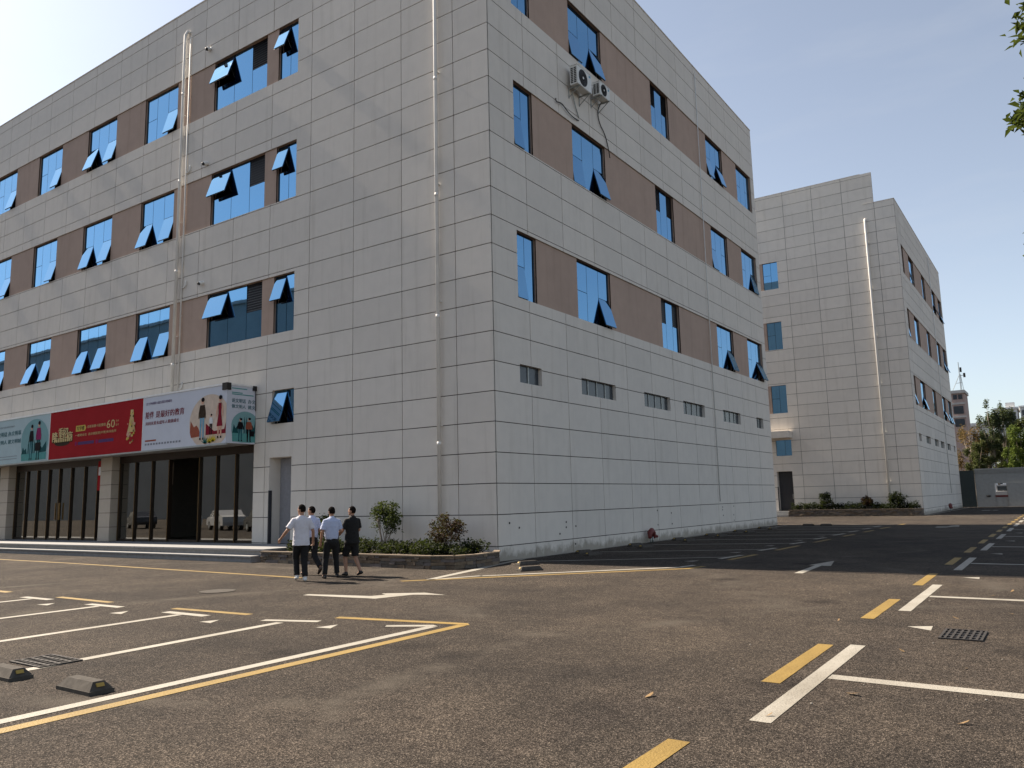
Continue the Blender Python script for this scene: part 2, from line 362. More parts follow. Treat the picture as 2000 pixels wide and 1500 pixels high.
# left-hand block of bays
bar('lot_edge_line', (5.03, -19.5), (5.02, -8.3), .13); bar('lot_edge_line', (5.29, -19.5), (5.28, -8.05), .135, 'y')
paint('yellow_line', [(3.38, -8.2), (5.25, -7.91), (5.36, -8.02), (3.42, -8.33)], 'y')
paint('bay_end_bar', [(4.45, -8.46), (4.95, -8.19), (5.08, -8.26), (4.52, -8.56)])
bar('bay_end_bar', (2.68, -8.86), (3.45, -8.61), .12); bar('bay_end_bar', (.69, -8.96), (1.63, -8.955), .14); bar('bay_end_bar', (-1.37, -8.97), (-.46, -8.955), .13); bar('bay_end_bar', (-3.55, -8.94), (-2.63, -8.93), .13)
bar('bay_line', (3.06, -8.9), (3.4, -14.5), .13); bar('bay_line', (1.15, -9.04), (1.32, -14.5), .13); bar('bay_line', (-.93, -9.05), (-.88, -14.5), .13); bar('bay_line', (-3.1, -9.02), (-3.1, -14.5), .13); bar('bay_line', (-5.3, -9.02), (-5.3, -14.5), .13)
bar('yellow_dash', (.45, -8.68), (2.08, -8.6), .12, 'y'); bar('yellow_dash', (-2.9, -8.67), (-1.22, -8.69), .12, 'y'); bar('yellow_dash', (-6.3, -8.67), (-4.68, -8.67), .14, 'y')
for t in ([(3.79, -8.97), (4.01, -8.94), (3.87, -8.69)], [(2.03, -9.33), (2.26, -9.33), (2.12, -9.1)], [(.04, -9.41), (.3, -9.38), (.08, -9.15)], [(-2.12, -9.38), (-1.85, -9.35), (-2.03, -9.15)]): paint('bay_wedge', t)
paint('yellow_line', [(-26, -3.9), (-11.77, -4.2), (-1.5, -4.72), (-1.5, -4.6), (-11.77, -4.08), (-26, -3.76)], 'y')
# arrows
paint('arrow_marking', [(7.03, -.5), (7.18, -.51), (7.1, 1.21), (7.28, 1.2), (7.06, 2.45), (6.84, 1.23), (6.965, 1.24)])
paint('arrow_marking', [(.97, -6.74), (2.43, -6.59), (2.63, -5.95), (3.15, -5.77), (2.63, -5.66), (2.03, -6.03), (2.22, -6.14), (2.11, -6.36), (.94, -6.59)])
paint('arrow_marking', [(6.9, 19.7), (7.3, 19.7), (7.45, 20.6), (7.65, 20.5), (7.56, 21.6), (7.2, 21.2), (7.35, 21.0), (7.25, 20.3), (6.9, 20.5)])
bar('arrow_marking', (6.4, 47.5), (6.9, 47.5), .8); bar('arrow_marking', (7.05, 47.7), (7.35, 47.7), .8)
bar('wall_line', (4.45, 36.8), (4.75, 58), .12)
# ---------------------------------------------------------------- the two office blocks
def FL(s, d, z): return (s, d, z)            # front face, s runs along x, d into the wall
def FR(s, d, z): return (-d, s, z)           # side face, s runs along y
JG = .0105                                    # half a joint
def rows():
    z = [0.0]; q = .352
    while q < 22: z.append(q); q += .7525
    return z
ROWZ = rows()
def subtract(rects, h):
    out = []
    for (a, b, c, d) in rects:
        e, f, g, i = max(a, h[0]), min(b, h[1]), max(c, h[2]), min(d, h[3])
        if e >= f-1e-6 or g >= i-1e-6: out.append((a, b, c, d)); continue
        if a < e: out.append((a, e, c, d))
        if f < b: out.append((f, b, c, d))
        if c < g: out.append((e, f, c, g))
        if i < d: out.append((e, f, i, d))
    return out
PCACHE = {}
def facade(root, F, cols, top, holes, off, ysc):
    """white panels with recessed joints; returns [(screen size, builder)]"""
    res = []; back = MB()
    for a, b in zip(cols[:-1], cols[1:]):
        tp = top(.5*(a+b))
        rz = [z for z in ROWZ if z < tp-.12]+[tp]
        for c, d in zip(rz[:-1], rz[1:]):
            rects = [(a+JG, b-JG, c+JG if c > 0 else c, d-JG if d < tp else d)]
            full = [(a, b, c, d)]
            for h in holes: rects = subtract(rects, h); full = subtract(full, h)
            for q in full:
                back.poly([F(q[0], .028, q[2]), F(q[1], .028, q[2]), F(q[1], .028, q[3]), F(q[0], .028, q[3])])
            rects = [q for q in rects if q[1]-q[0] > .03 and q[3]-q[2] > .02]
            if not rects: continue
            m = [F((a+b)/2, 0, (c+d)/2)[i] for i in range(3)]
            pr = proj((m[0]+off[0], m[1]*ysc+off[1], m[2]))
            size = 0
            if pr and -60 < pr[0] < 2060 and -60 < pr[1] < 1560: size = sum((q[1]-q[0])*(q[3]-q[2]) for q in rects)/pr[2]**2
            if pr and pr[0] < -60 or not pr: size = 0
            res.append((size, F, a, c, rects))
    back.build('wall_backing', 'joint', root)
    return res
def panels(root, res, limit=300):
    res.sort(key=lambda q: -q[0]); rest = MB(); nrest = 0
    for i, (size, F, a, c, rects) in enumerate(res):
        if i < limit and size > 0:
            key = (F.__name__,)+tuple(round(x, 4) for q in rects for x in (q[0]-a, q[1]-a, q[2]-c, q[3]-c))
            if key not in PCACHE:
                b = MB()
                for q in rects: b.box(F(q[0]-a, 0, q[2]-c), F(q[1]-a, .03, q[3]-c))
                PCACHE[key] = b.mesh('wall_panel', 'stucco')
            inst('wall_panel', PCACHE[key], root, F(a, 0, c))
        else:
            for q in rects: rest.box(F(q[0], 0, q[2]), F(q[1], .03, q[3])); nrest += 1
    if nrest: tag(rest.build('wall_panel_field', 'stucco', root), kind='stuff')

DG = .125
def window(root, F, s0, s1, z0, z1, colspec, reveal='brown', d0=.04, mat='blue_glass'):
    wd = s1-s0; fr = MB(); fw_ = .03
    rv = MB()
    for a, b in (((s0, z0), (s0, z1)), ((s1, z0), (s1, z1)), ((s0, z0), (s1, z0)), ((s0, z1), (s1, z1))):
        rv.poly([F(a[0], d0, a[1]), F(b[0], d0, b[1]), F(b[0], .24, b[1]), F(a[0], .24, a[1])])
    fr.box(F(s0, DG+.005, z0), F(s0+fw_, DG+.06, z1)); fr.box(F(s1-fw_, DG+.005, z0), F(s1, DG+.06, z1))
    fr.box(F(s0+fw_, DG+.005, z0), F(s1-fw_, DG+.06, z0+fw_)); fr.box(F(s0+fw_, DG+.005, z1-fw_), F(s1-fw_, DG+.06, z1))
    panes = []; x = s0; louvs = []; sashes = []
    for ci, (cw, cells) in enumerate(colspec):
        x2 = x+cw*wd; zt = z1
        if ci: fr.box(F(x-.02, DG+.008, z0+fw_), F(x+.02, DG+.055, z1-fw_))
        for ri, (ch, kind) in enumerate(cells):
            zb = zt-ch*(z1-z0); g = .009
            if ri: fr.box(F(x+.02, DG+.01, zt-.02), F(x2-.02, DG+.05, zt+.02))
            e0 = x+(g if ci else .004); e1 = x2-(g if ci < len(colspec)-1 else .004); t_, b_ = zt-g, zb+g
            if kind == 'l':
                louv = MB(); louvs.append(louv)
                for q in range(11):
                    zz = b_+(t_-b_)*(q+.5)/11; hh = (t_-b_)/11
                    louv.hexa([F(e0, DG-.02, zz-hh*.48), F(e1, DG-.02, zz-hh*.48), F(e1, DG+.02, zz-hh*.15), F(e0, DG+.02, zz-hh*.15), F(e0, DG-.015, zz-hh*.28), F(e1, DG-.015, zz-hh*.28), F(e1, DG+.025, zz+.04*hh), F(e0, DG+.025, zz+.04*hh)])
                louv.box(F(e0, DG+.015, b_), F(e1, DG+.04, t_))
            else:
                al = R(kind) if not isinstance(kind, str) else 0
                def P(s, dn, out): return F(s, DG-dn*math.sin(al)-out*math.cos(al), t_-dn*math.cos(al)+out*math.sin(al))
                h = t_-b_; b = MB()
                b.hexa([P(e0, h, 0), P(e1, h, 0), P(e1, 0, 0), P(e0, 0, 0), P(e0, h, .012), P(e1, h, .012), P(e1, 0, .012), P(e0, 0, .012)])
                panes.append(b)
                if al:
                    sash = MB(); sashes.append(sash)
                    for (a1, b1, c1, d1) in ((e0, e0+.045, 0, h), (e1-.045, e1, 0, h), (e0+.045, e1-.045, 0, .045), (e0+.045, e1-.045, h-.045, h)):
                        sash.hexa([P(a1, d1, -.035), P(b1, d1, -.035), P(b1, c1, -.035), P(a1, c1, -.035), P(a1, d1, -.003), P(b1, d1, -.003), P(b1, c1, -.003), P(a1, c1, -.003)])
                    for sx in (e0+.06, e1-.06):   # stay arms
                        p0 = Vector(P(sx, h*.55, -.03)); p1 = Vector(F(sx, DG+.03, b_+.12*h)); sash.tube([p0, p1], .008, 5)
            zt = zb
        x = x2
    wob = fr.build('window', 'frame', root)
    for b in panes: b.build('pane', mat, wob)
    rv.build('reveal', reveal, wob)
    for louv in louvs: louv.build('louvre', 'frame', wob)
    for sash in sashes: sash.build('sash', 'frame', wob)
    return wob

A = 15.0   # usual opening of the awning lights, degrees
def three(l='f', r='f', fl=.5):
    return [(.33, [(fl, 'f'), (1-fl, l)]), (.34, [(1, 'f')]), (.33, [(fl, 'f'), (1-fl, r)])]
def wide(a): return [(.36, [(.5, a), (.5, 'f')]), (.34, [(1, 'f')]), (.30, [(.5, 'l'), (.5, 'f')])]
def slitL(a): return [(.52, [(.47, a), (.53, 'f')]), (.48, [(1, 'f')])]
def slitR(a): return [(.5, [(.5, 'f'), (.5, a)]), (.5, [(1, 'f')])]
def louv3(): return [(.32, [(.47, 'l'), (.53, 'f')]), (.36, [(1, 'f')]), (.32, [(.47, 'l'), (.53, 'f')])]
FLOORS = [(6.69, 8.53), (10.93, 12.80), (15.06, 16.92)]

def block(name, label, off, ysc, left, statesL, statesR, shop, panel_limit=300):
    root = empty(name, (off[0], off[1], 0)); root.scale = (1, ysc, 1); tag(root, label, 'building')
    RE = 22.45
    top = lambda x: 19.56
    topL = lambda x: 21.6 if -9.4 < x < -1.85 else 19.56
    colsL = [0.0, -1.158]; 
    while colsL[-1] > left: colsL.append(colsL[-1]-1.8714)
    colsL = colsL[::-1]; left = colsL[0]
    colsR = [0.031, 1.688]+[1.688+1.881*i for i in range(1, 11)]+[RE]
    bands = [(left-1, -7.43), (1.16, 21.95)]
    hL = [(bands[0][0], bands[0][1], a, b) for a, b in FLOORS]+[(-8.37, -7.36, 3.89, 4.92), (-8.43, -7.43, .31, 2.88)]
    if shop: hL.append((left-1, -9.17, .0, 3.33))
    SM = [(1.15, 2.2), (4.35, 6.5), (8.56, 10.69), (11.88, 14.0), (16.04, 18.18), (20.37, 21.34)]
    hR = [(bands[1][0], bands[1][1], a, b) for a, b in FLOORS]+[(a, b, 4.44, 4.92) for a, b in SM]
    res = facade(root, FL, colsL, topL, hL, off, ysc)+facade(root, FR, colsR, top, hR, off, ysc)
    panels(root, res, panel_limit)
    # windows and the brown spandrels between them
    WL = [(-8.42, -7.43), (-11.85, -9.0), (-16.18, -14.06), (-20.35, -18.2), (-24.5, -22.48), (-28.65, -26.57), (-32.8, -30.7)]
    WR = [(1.16, 2.14), (4.38, 6.5), (10.42, 12.05), (16.02, 18.0), (19.9, 21.95)]
    for fi, (z0, z1) in enumerate(FLOORS):
        wl = [q for q in WL if q[0] > left]
        for wi, (a, b) in enumerate(wl): window(root, FL, a, b, z0, z1, statesL(fi, wi))
        edges = sorted(wl); prev = left
        for a, b in edges+[(None, None)]:
            if a is None: break
            if a-prev > .05: MB().box(FL(prev, .04, z0), FL(a, .075, z1)).build('brown_panel', 'brown', root)
            prev = b
        for wi, (a, b) in enumerate(WR): window(root, FR, a, b, z0, z1, statesR(fi, wi))
        for (a, b), (c, d) in zip(WR[:-1], WR[1:]):
            MB().box(FR(b, .04, z0), FR(c, .075, z1)).build('brown_panel', 'brown', root)
    window(root, FL, -8.37, -7.36, 3.89, 4.92, [(.58, [(1, 17 if shop else 'f')]), (.42, [(1, 'f')])], 'stucco', .03, 'blue_glass')
    for i, (a, b) in enumerate(SM):
        n = 2 if b-a < 1.2 else 4
        o = window(root, FR, a, b, 4.44, 4.92, [(1/n, [(1, 'f')])]*n, 'stucco', .03, 'far_glass')
        for q in range(1, n): x = a+(b-a)*q/n; MB().box(FR(x-.024, .09, 4.44), FR(x+.024, .12, 4.92)).build('window_bar', 'galv', o)
    # door niche
    nd = MB()
    nd.poly([FL(-8.43, .03, .31), FL(-8.43, .03, 2.88), FL(-8.43, .5, 2.88), FL(-8.43, .5, .31)]); nd.poly([FL(-7.43, .03, .31), FL(-7.43, .03, 2.88), FL(-7.43, .5, 2.88), FL(-7.43, .5, .31)])
    nd.poly([FL(-8.43, .03, 2.88), FL(-7.43, .03, 2.88), FL(-7.43, .5, 2.88), FL(-8.43, .5, 2.88)])
    nd.build('door_reveal', 'stucco', root)
    dr = MB().box(FL(-8.42, .42, .32), FL(-7.44, .48, 2.87)).build('door', 'greydoor' if shop else 'darkdoor', root)
    MB().box(FL(-7.6, .36, 1.1), FL(-7.56, .42, 1.4)).build('handle', 'steel', dr)
    MB().box(FL(-8.44, -.01, .32), FL(-8.40, .1, 1.9)).build('door_edge_strip', 'darkdoor', root)
    # body behind the facades, far walls and roof
    core = MB()
    core.box((left+.3, .95, 3.42), (-.95, RE-.3, 19.2))
    core.box((left+.3, 6.2 if shop else .95, 0), (-9.0, RE-.3, 3.42)); core.box((-9.0, .95, 0), (-.95, RE-.3, 3.42))
    core.build('dark_core', 'core', root)  # added core blocks light, coloured dark so open windows look into shade
    ow = MB(); ow.box((left, RE-.1, 0), (-.03, RE, 19.56)); ow.box((left, .031, 0), (left+.1, RE-.1, 19.56))
    ow.box((left+.1, .03, 19.2), (-.03, RE-.1, 19.3)); ow.box((left+.1, .031, 19.3), (-1.85, .25, 19.56)); ow.box((-.25, .031, 19.3), (-.031, RE-.1, 19.555)); ow.box((-1.85, .031, 19.3), (-.25, .25, 19.555))
    ow.box((-9.4, .031, 19.56), (-1.85, .4, 21.6)); ow.box((-9.4, .4, 19.3), (-2.05, 6, 21.3))
    ow.build('outer_walls', 'stucco', root)
    cap = MB(); cap.box((left, -.02, 19.561), (-9.4, .26, 19.60)); cap.box((-1.85, -.02, 19.561), (.02, .26, 19.60)); cap.box((-.26, .26, 19.561), (.02, RE, 19.60)); cap.box((-9.42, -.02, 21.601), (-1.83, .42, 21.63)); cap.build('parapet_cap', 'stucco', root)
    pb = MB(); pb.box((-1.85, .25, 19.6), (-1.81, .5, 21.45)); pb.box((-2.05, .55, 19.4), (-1.9, 1.5, 21.3)); pb.build('stair_head_side', 'core', root)
    pb = MB(); pb.box((-1.85, .62, 19.4), (-1.8, .8, 21.3)); pb.build('stair_head_post', 'galv', root)
    return root

# openings of the first block, floors from the bottom up
SL = {0: [slitL(18), wide(18), three(A, A), three(A, A+2), three(A+3, A), three('f', A), three('f', 'f')],
      1: [slitL(18), wide(18), three(A+2, A), three(A, A+1), three('f', A), three('f', A+2), three('f', 'f')],
      2: [slitL(20), wide(19), three('f', A), three(A+3, A), three('f', A), three('f', A), three('f', 'f')]}
SR = {0: [slitR(8), three('f', A+1), louv3(), three('f', A+2), three('f', A+6)],
      1: [slitR(9), three(7, A), louv3(), three(9, 'f'), three('f', 11)],
      2: [slitR('f'), three(11, A), louv3(), three(12, A), three('f', 'f')]}
b1 = block('office_building', 'big near office block of off-white panels with brown window bands', (0, 0), 1, -32.5, lambda f, i: SL[f][i], lambda f, i: SR[f][i], True)
rnd2 = random.Random(4)
def S2R(f, i):
    if i == 2: return louv3()
    if i == 0: return slitR(A if (f == 0) else (10 if f == 1 else 'f'))
    return three(rnd2.choice(['f', A, A+3]), rnd2.choice(['f', A, A+4]))
b2 = block('office_building', 'smaller-looking off-white office block standing farther back beside the gate wall', (4.24, 37.2), .955, -9.5, lambda f, i: (slitL('f') if i == 0 else wide('f')), S2R, False)
# canopy slab over the low window of the far block
MB().box((-9.4, -.9, 5.02), (-7.25, -.001, 5.45)).build('canopy_slab', 'stucco', b2)

# ---- shopfront of the first block, part of the building
shop = MB()
def zshop(a, b, s0, s1): shop.box(FL(s0, .06, a), FL(s1, .15, b))
XS = [-9.17, -10.11, -11.09, -12.0, -13.72, -14.74, -15.77, -16.78]
XS2 = [-17.66, -18.3, -19.24, -20.23, -21.14, -21.98, -22.9, -23.8, -24.72]
XS3 = [-25.62, -26.6, -27.6, -28.6, -29.6, -30.6, -31.6, -32.4]
for xs_ in (XS, XS2, XS3):
    zshop(3.08, 3.33, xs_[-1], xs_[0]); zshop(.335, .41, xs_[-1], xs_[0])
    for x in xs_: shop.box(FL(x-.03, .04, .335), FL(x+.03, .17, 3.08))
sf = shop.build('shopfront', 'bronze', b1)
for xs_ in (XS, XS2, XS3):
    for x in xs_: MB().box(FL(x-.007, .03, .34), FL(x+.007, .04, 3.07)).build('gilt_trim', 'gold', sf)
for xs_ in (XS, XS2, XS3):
    for i, (a, b) in enumerate(zip(xs_[:-1], xs_[1:])):
        if a == -12.0: continue
        MB().box(FL(b+.036, .10, .411), FL(a-.036, .112, 3.079)).build('pane', 'shop_glass', sf)
for a, b in ((-21.14, -20.23), (-21.98, -21.14)):
    MB().box(FL((a+b)/2-.01+(.3 if a < -21.5 else -.3), .0, 1.1), FL((a+b)/2+.02+(.3 if a < -21.5 else -.3), .05, 1.75)).build('pull_handle', 'gold', sf)
# door leaf standing open inwards, its handle
dl = MB().box((-12.06, .16, .36), (-12.0, 1.3, 3.05)).build('open_door_leaf', 'bronze', sf)
MB().box((-12.1, .2, 1.2), (-12.07, .23, 1.9)).build('pull_handle', 'gold', sf)
# room behind the glass
rm = MB(); L0 = -32.4
rm.poly([(L0, 6.1, .32), (-9.05, 6.1, .32), (-9.05, 6.1, 3.4), (L0, 6.1, 3.4)]); rm.poly([(-9.06, .1, .32), (-9.06, 6.1, .32), (-9.06, 6.1, 3.4), (-9.06, .1, 3.4)])
rm.poly([(L0, .1, 3.38), (-9.06, .1, 3.38), (-9.06, 6.1, 3.38), (L0, 6.1, 3.38)]); rm.poly([(L0, .1, .322), (-9.06, .1, .322), (-9.06, 6.1, .322), (L0, 6.1, .322)])
rm.box((-17.3, .2, .33), (-17.1, 6.1, 3.37))
rm.build('shop_room', 'roomwall', b1)
def pillar(x0, x1):
    p = None
    cp = MB().box(FL(x0+.02, -.20, .33), FL(x1-.02, .16, 3.34)).build('pillar', 'joint', b1)
    z = .33
    while z < 3.3:
        z2 = min(z+.5, 3.33)
        MB().box(FL(x0, -.225, z+.008), FL(x1, -.2, z2-.008)).build('tile', 'tile', cp)
        MB().box(FL(x1-.02, -.2, z+.008), FL(x1, .06, z2-.008)).build('tile', 'tile', cp)
        z = z2
pillar(-17.6, -16.85); pillar(-25.55, -24.8)
rb = MB().box((-17.98, -.12, 2.15), (-17.70, -.10, 3.22)).build('hanging_banner', 'sign_red', None, origin=(-17.84, -.11, 2.15)); tag(rb, 'narrow red banner hanging left of the tiled shop pillar', 'banner')
MB().box((-17.93+17.84, -.126+.11, .55), (-17.75+17.84, -.121+.11, .85)).build('banner_mark', 'ink_white', rb)
for i_, (x0_, x1_, m_) in enumerate(((-14.7, -13.9, 'ink_pale'), (-15.75, -14.85, 'sign_white'), (-11.0, -10.2, 'sign_white'), (-10.05, -9.3, 'ink_pale'))):
    MB().box((x0_, .30, 2.25), (x1_, .32, 3.0)).build('window_poster', m_, b1)  # plain pale panels upright behind the shop glass
# ---------------------------------------------------------------- shop sign box with its banners
YF = -1.05
SX0, SX1, SZ0, SZ1 = -32.4, -9.12, 3.31, 5.10
sign = empty('shop_sign', (SX1, YF/2, SZ0)); tag(sign, 'long box sign with red and white printed banners over the shopfront', 'shop sign')
SO = (SX1, YF/2, SZ0)
def P_(b, name, mat, parent=sign, smooth=False): # build parts of the sign in world units, kept relative to its root
    ob = bpy.data.objects.new(name, b.mesh(name, mat, SO, smooth)); col.objects.link(ob); ob.parent = parent; return ob
P_(MB().box((SX0, YF+.03, SZ0+.02), (SX1-.03, -.002, SZ1-.02)), 'box_body', 'steel')
tr = MB(); tr.box((SX0, YF-.02, SZ1-.02), (SX1+.02, YF+.06, SZ1+.035)); tr.box((SX1-.06, YF+.06, SZ1-.019), (SX1+.02, -.003, SZ1+.03)); P_(tr, 'top_trim', 'edge_white')
P_(MB().box((SX0, YF-.012, SZ0-.03), (SX1+.012, YF+.05, SZ0+.02)), 'bottom_trim', 'galv')
P_(MB().box((SX1-.2, YF-.035, SZ1-.17), (SX1+.035, YF+.12, SZ1+.045)), 'corner_bracket', 'iron')
P_(MB().box((SX1-.03, -.14, SZ1-.12), (SX1+.03, -.002, SZ1+.03)).tube([(SX1+.02, -.05, SZ1-.1), (SX1+.03, -.04, SZ1-.4), (SX1+.02, -.03, SZ1-.75)], .012, 5), 'lamp_bracket', 'black')
# front banners: name, x0, x1, colour
def fp(x, z, n=1): return (x, YF-.004*n, z)           # point on the front, n layers proud
def ep(y, z, n=1): return (SX1+.004*n, y, z)          # point on the end panel
ban_w = P_(MB().box((-13.56, YF, SZ0+.02), (SX1, YF+.03, SZ1-.02)), 'banner', 'sign_white'); ban_w['label'] = 'white banner with a strolling family and red slogan'
ban_r = P_(MB().box((-19.78, YF, SZ0+.02), (-13.585, YF+.03, SZ1-.02)), 'banner', 'sign_red'); ban_r['label'] = 'red banner with gold lettering and a gold tower'
ban_t = P_(MB().box((-26.0, YF, SZ0+.02), (-19.81, YF+.03, SZ1-.02)), 'banner', 'sign_paleteal'); ban_t['label'] = 'pale teal banner with two people shaking hands'
P_(MB().box((SX0, YF, SZ0+.02), (-26.03, YF+.03, SZ1-.02)), 'banner', 'sign_red')
ban_e = P_(MB().box((SX1-.03, YF+.031, SZ0+.02), (SX1, -.01, SZ1-.02)), 'banner', 'sign_white'); ban_e['label'] = 'end banner with teal handshake picture'
for x in (-13.572, -19.795, -26.015): P_(MB().box((x-.012, YF-.008, SZ0+.02), (x+.012, YF+.02, SZ1-.02)), 'banner_seam', 'edge_white')
def flat(pts, mat, par, n=1, pt=fp, name='print_shape'):
    ps = [pt(x, z, n) for x, z in pts]
    nrm = Vector((0, .002, 0)) if pt is fp else Vector((-.002, 0, 0))
    return P_(MB().prism(ps, nrm), name, mat, par)
def ell(cx, cz, rx, rz, n=20, a0=0, a1=360): return [(cx+rx*math.cos(R(a0+(a1-a0)*i/n)), cz+rz*math.sin(R(a0+(a1-a0)*i/n))) for i in range(n if a1-a0 == 360 else n+1)]
def text(s, x0, x1, z0, z1, mat, par, n=2, pt=fp, bold=.0, thick=.0, shear=0):
    cu = bpy.data.curves.new('lettering', 'FONT'); cu.body = s; cu.size = 1; cu.resolution_u = 2
    me = evaluate(bpy.data.objects.new('t', cu))
    vs_ = np.array([v.co[:] for v in me.vertices])
    if len(vs_) == 0: return
    if bold:   # heavier strokes: the outline again, shifted sideways and a hair behind
        bm_ = bmesh.new(); bm_.from_mesh(me); gs = list(bm_.verts)+list(bm_.edges)+list(bm_.faces)
        for q, dx_ in enumerate((bold, 2*bold)):
            r_ = bmesh.ops.duplicate(bm_, geom=gs)
            for g_ in r_['geom']:
                if isinstance(g_, bmesh.types.BMVert): g_.co.x += dx_; g_.co.z -= .1*(q+1)
        bm_.to_mesh(me); bm_.free(); vs_ = np.array([v.co[:] for v in me.vertices])
    mn, mx = vs_.min(0), vs_.max(0); o = Vector(SO)
    for v in me.vertices:
        a = (v.co.x-mn[0])/max(1e-6, mx[0]-mn[0]); b = (v.co.y-mn[1])/max(1e-6, mx[1]-mn[1])
        v.co = (Vector(pt(x0+(x1-x0)*a+shear*b, z0+(z1-z0)*b, n+v.co.z*1.2))-o)*U
    me.materials.clear(); me.materials.append(MATS[mat]); me.name = 'lettering'
    r = bpy.data.objects.new('lettering', me); col.objects.link(r); r.parent = par; return r
# --- white family banner
text('全力争创第六届全国文明城市', -13.41, -11.95, 4.81, 4.90, 'ink_purple', ban_w, 2, fp, .01)
text('陪伴', -13.41, -12.95, 4.36, 4.59, 'ink_red', ban_w, 2, fp, .018); text('是最好的教育', -12.83, -11.26, 4.36, 4.58, 'ink_red', ban_w, 2, fp, .018)
text('共同关爱未成年人健康成长', -13.41, -11.52, 4.14, 4.26, 'ink_red', ban_w, 2, fp, .014)
flat([(-13.4, 3.61), (-12.77, 3.61), (-12.77, 3.66), (-13.4, 3.66)], 'ink_rust', ban_w)
for i in range(13): flat([(-13.4+i*.157, 3.49), (-13.3+i*.157, 3.49), (-13.3+i*.157, 3.55), (-13.4+i*.157, 3.55)], 'ink_grey', ban_w)
circ = [p for p in ell(-9.95, 4.02, 1.02, .84, 40)]
circ = [(min(x, SX1-.004), max(z, SZ0+.04)) for x, z in circ]
flat(circ, 'ink_pale', ban_w, 1)
flat([(-10.93, 3.75), (-10.9, 4.1), (-10.72, 3.9), (-10.6, 3.95), (-10.5, 3.87), (-10.4, 3.7), (-10.4, 3.6), (-10.86, 3.58)], 'ink_rust', ban_w, 2)
flat([(-10.12, 3.62), (-10.12, 3.98), (-9.7, 3.72), (-9.2, 3.75), (SX1-.01, 3.95), (SX1-.01, 3.62)], 'ink_red', ban_w, 2)
def fig(par, pt, cx, zt, h, top, legs, wid=.17, hair='ink_hair', dress=False, n=3, bag=False, flip=1):
    hd = h*.15
    flat(ell(cx, zt-hd*.55, hd*.36, hd*.5, 12), 'ink_skin', par, n, pt, 'print_figure'); flat(ell(cx+.02*flip, zt-hd*.3, hd*.42, hd*.36, 12), hair, par, n+1, pt, 'print_figure')
    sh = zt-hd*1.15; hp = zt-h*(.72 if dress else .48); w_ = wid*h*.55
    if dress: flat([(cx-w_*.7, sh), (cx+w_*.7, sh), (cx+w_*.6, sh-h*.25), (cx+w_*1.25, hp), (cx-w_*1.25, hp), (cx-w_*.6, sh-h*.25)], top, par, n, pt, 'print_figure')
    else: flat([(cx-w_, sh), (cx+w_, sh), (cx+w_*.95, hp), (cx-w_*.95, hp)], top, par, n, pt, 'print_figure')
    lw = w_*.42; ft = zt-h
    for s in (-1, 1):
        flat([(cx+s*w_*.5-lw, hp), (cx+s*w_*.5+lw, hp), (cx+s*w_*.62+lw*.55, ft+.04*h), (cx+s*w_*.62-lw*.55, ft+.04*h)], legs, par, n, pt, 'print_figure')
        flat([(cx+s*w_*.62-lw*.7, ft), (cx+s*w_*.62+lw*.9, ft), (cx+s*w_*.62+lw*.6, ft+.05*h), (cx+s*w_*.62-lw*.6, ft+.05*h)], 'ink_hair', par, n+1, pt, 'print_figure')
        flat([(cx+s*w_, sh-.02), (cx+s*w_*1.5, sh-h*.2), (cx+s*w_*1.45, sh-h*.32), (cx+s*w_*1.15, sh-h*.32), (cx+s*w_*.8, sh-h*.1)], 'ink_skin' if dress else top, par, n+1, pt, 'print_figure')
fig(ban_w, fp, -10.31, 4.78, 1.29, 'ink_brown', 'ink_jean')
fig(ban_w, fp, -9.43, 4.78, 1.29, 'ink_red', 'ink_skin', .16, dress=True)
fig(ban_w, fp, -9.86, 4.25, .62, 'ink_white', 'ink_hair', .2)
for cx, cz, c in ((-10.12, 3.36, 'ink_green'), (-9.72, 3.4, 'ink_yellow'), (-9.9, 3.37, 'ink_yellow')):
    for k in range(5):
        a = R(30+k*30); flat([(cx-.04, cz), (cx+.05, cz), (cx+.26*math.cos(a), cz+.24*math.sin(a))], c, ban_w, 6)
# --- red letting banner
for ch, x0, x1, z0, z1 in (('隆', -19.56, -19.14, 3.97, 4.33), ('重', -19.12, -18.78, 4.06, 4.46), ('招', -18.80, -18.42, 4.06, 4.45), ('商', -18.46, -18.08, 3.95, 4.30)):
    text(ch, x0+.03, x1+.03, z0-.04, z1-.04, 'ink_brown', ban_r, 2, fp, .05); text(ch, x0, x1, z0, z1, 'ink_gold', ban_r, 3, fp, .03)
flat([(-19.5, 3.92), (-18.15, 3.92), (-18.2, 4.04), (-18.6, 4.1), (-19.2, 4.1), (-19.45, 4.02)], 'ink_olive', ban_r, 1)
flat(ell(-18.83, 3.9, .55, .11, 20), 'ink_brown', ban_r, 1)
for i in range(9): flat([(-19.38+i*.13, 3.94), (-19.3+i*.13, 3.94), (-19.3+i*.13, 4.05), (-19.38+i*.13, 4.05)], 'ink_gold', ban_r, 4)
flat([(-17.88, 4.25), (-17.25, 4.25), (-17.17, 4.35), (-17.25, 4.46), (-17.88, 4.46)], 'ink_label', ban_r, 1); text('写字楼', -17.80, -17.28, 4.28, 4.43, 'ink_brown', ban_r, 3, fp, .012)
text('全新装修十层|整租', -17.10, -15.86, 4.31, 4.43, 'ink_gold', ban_r, 2, fp, .008); text('60', -15.80, -15.28, 4.23, 4.51, 'ink_gold', ban_r, 2)
text('元/㎡', -15.22, -15.04, 4.41, 4.49, 'ink_gold', ban_r, 2); text('起/月', -15.22, -15.04, 4.27, 4.35, 'ink_gold', ban_r, 2)
text('一楼商业位  适合做医馆|中餐|休闲会所', -17.9, -15.17, 4.05, 4.16, 'ink_gold', ban_r, 2, fp, .006)
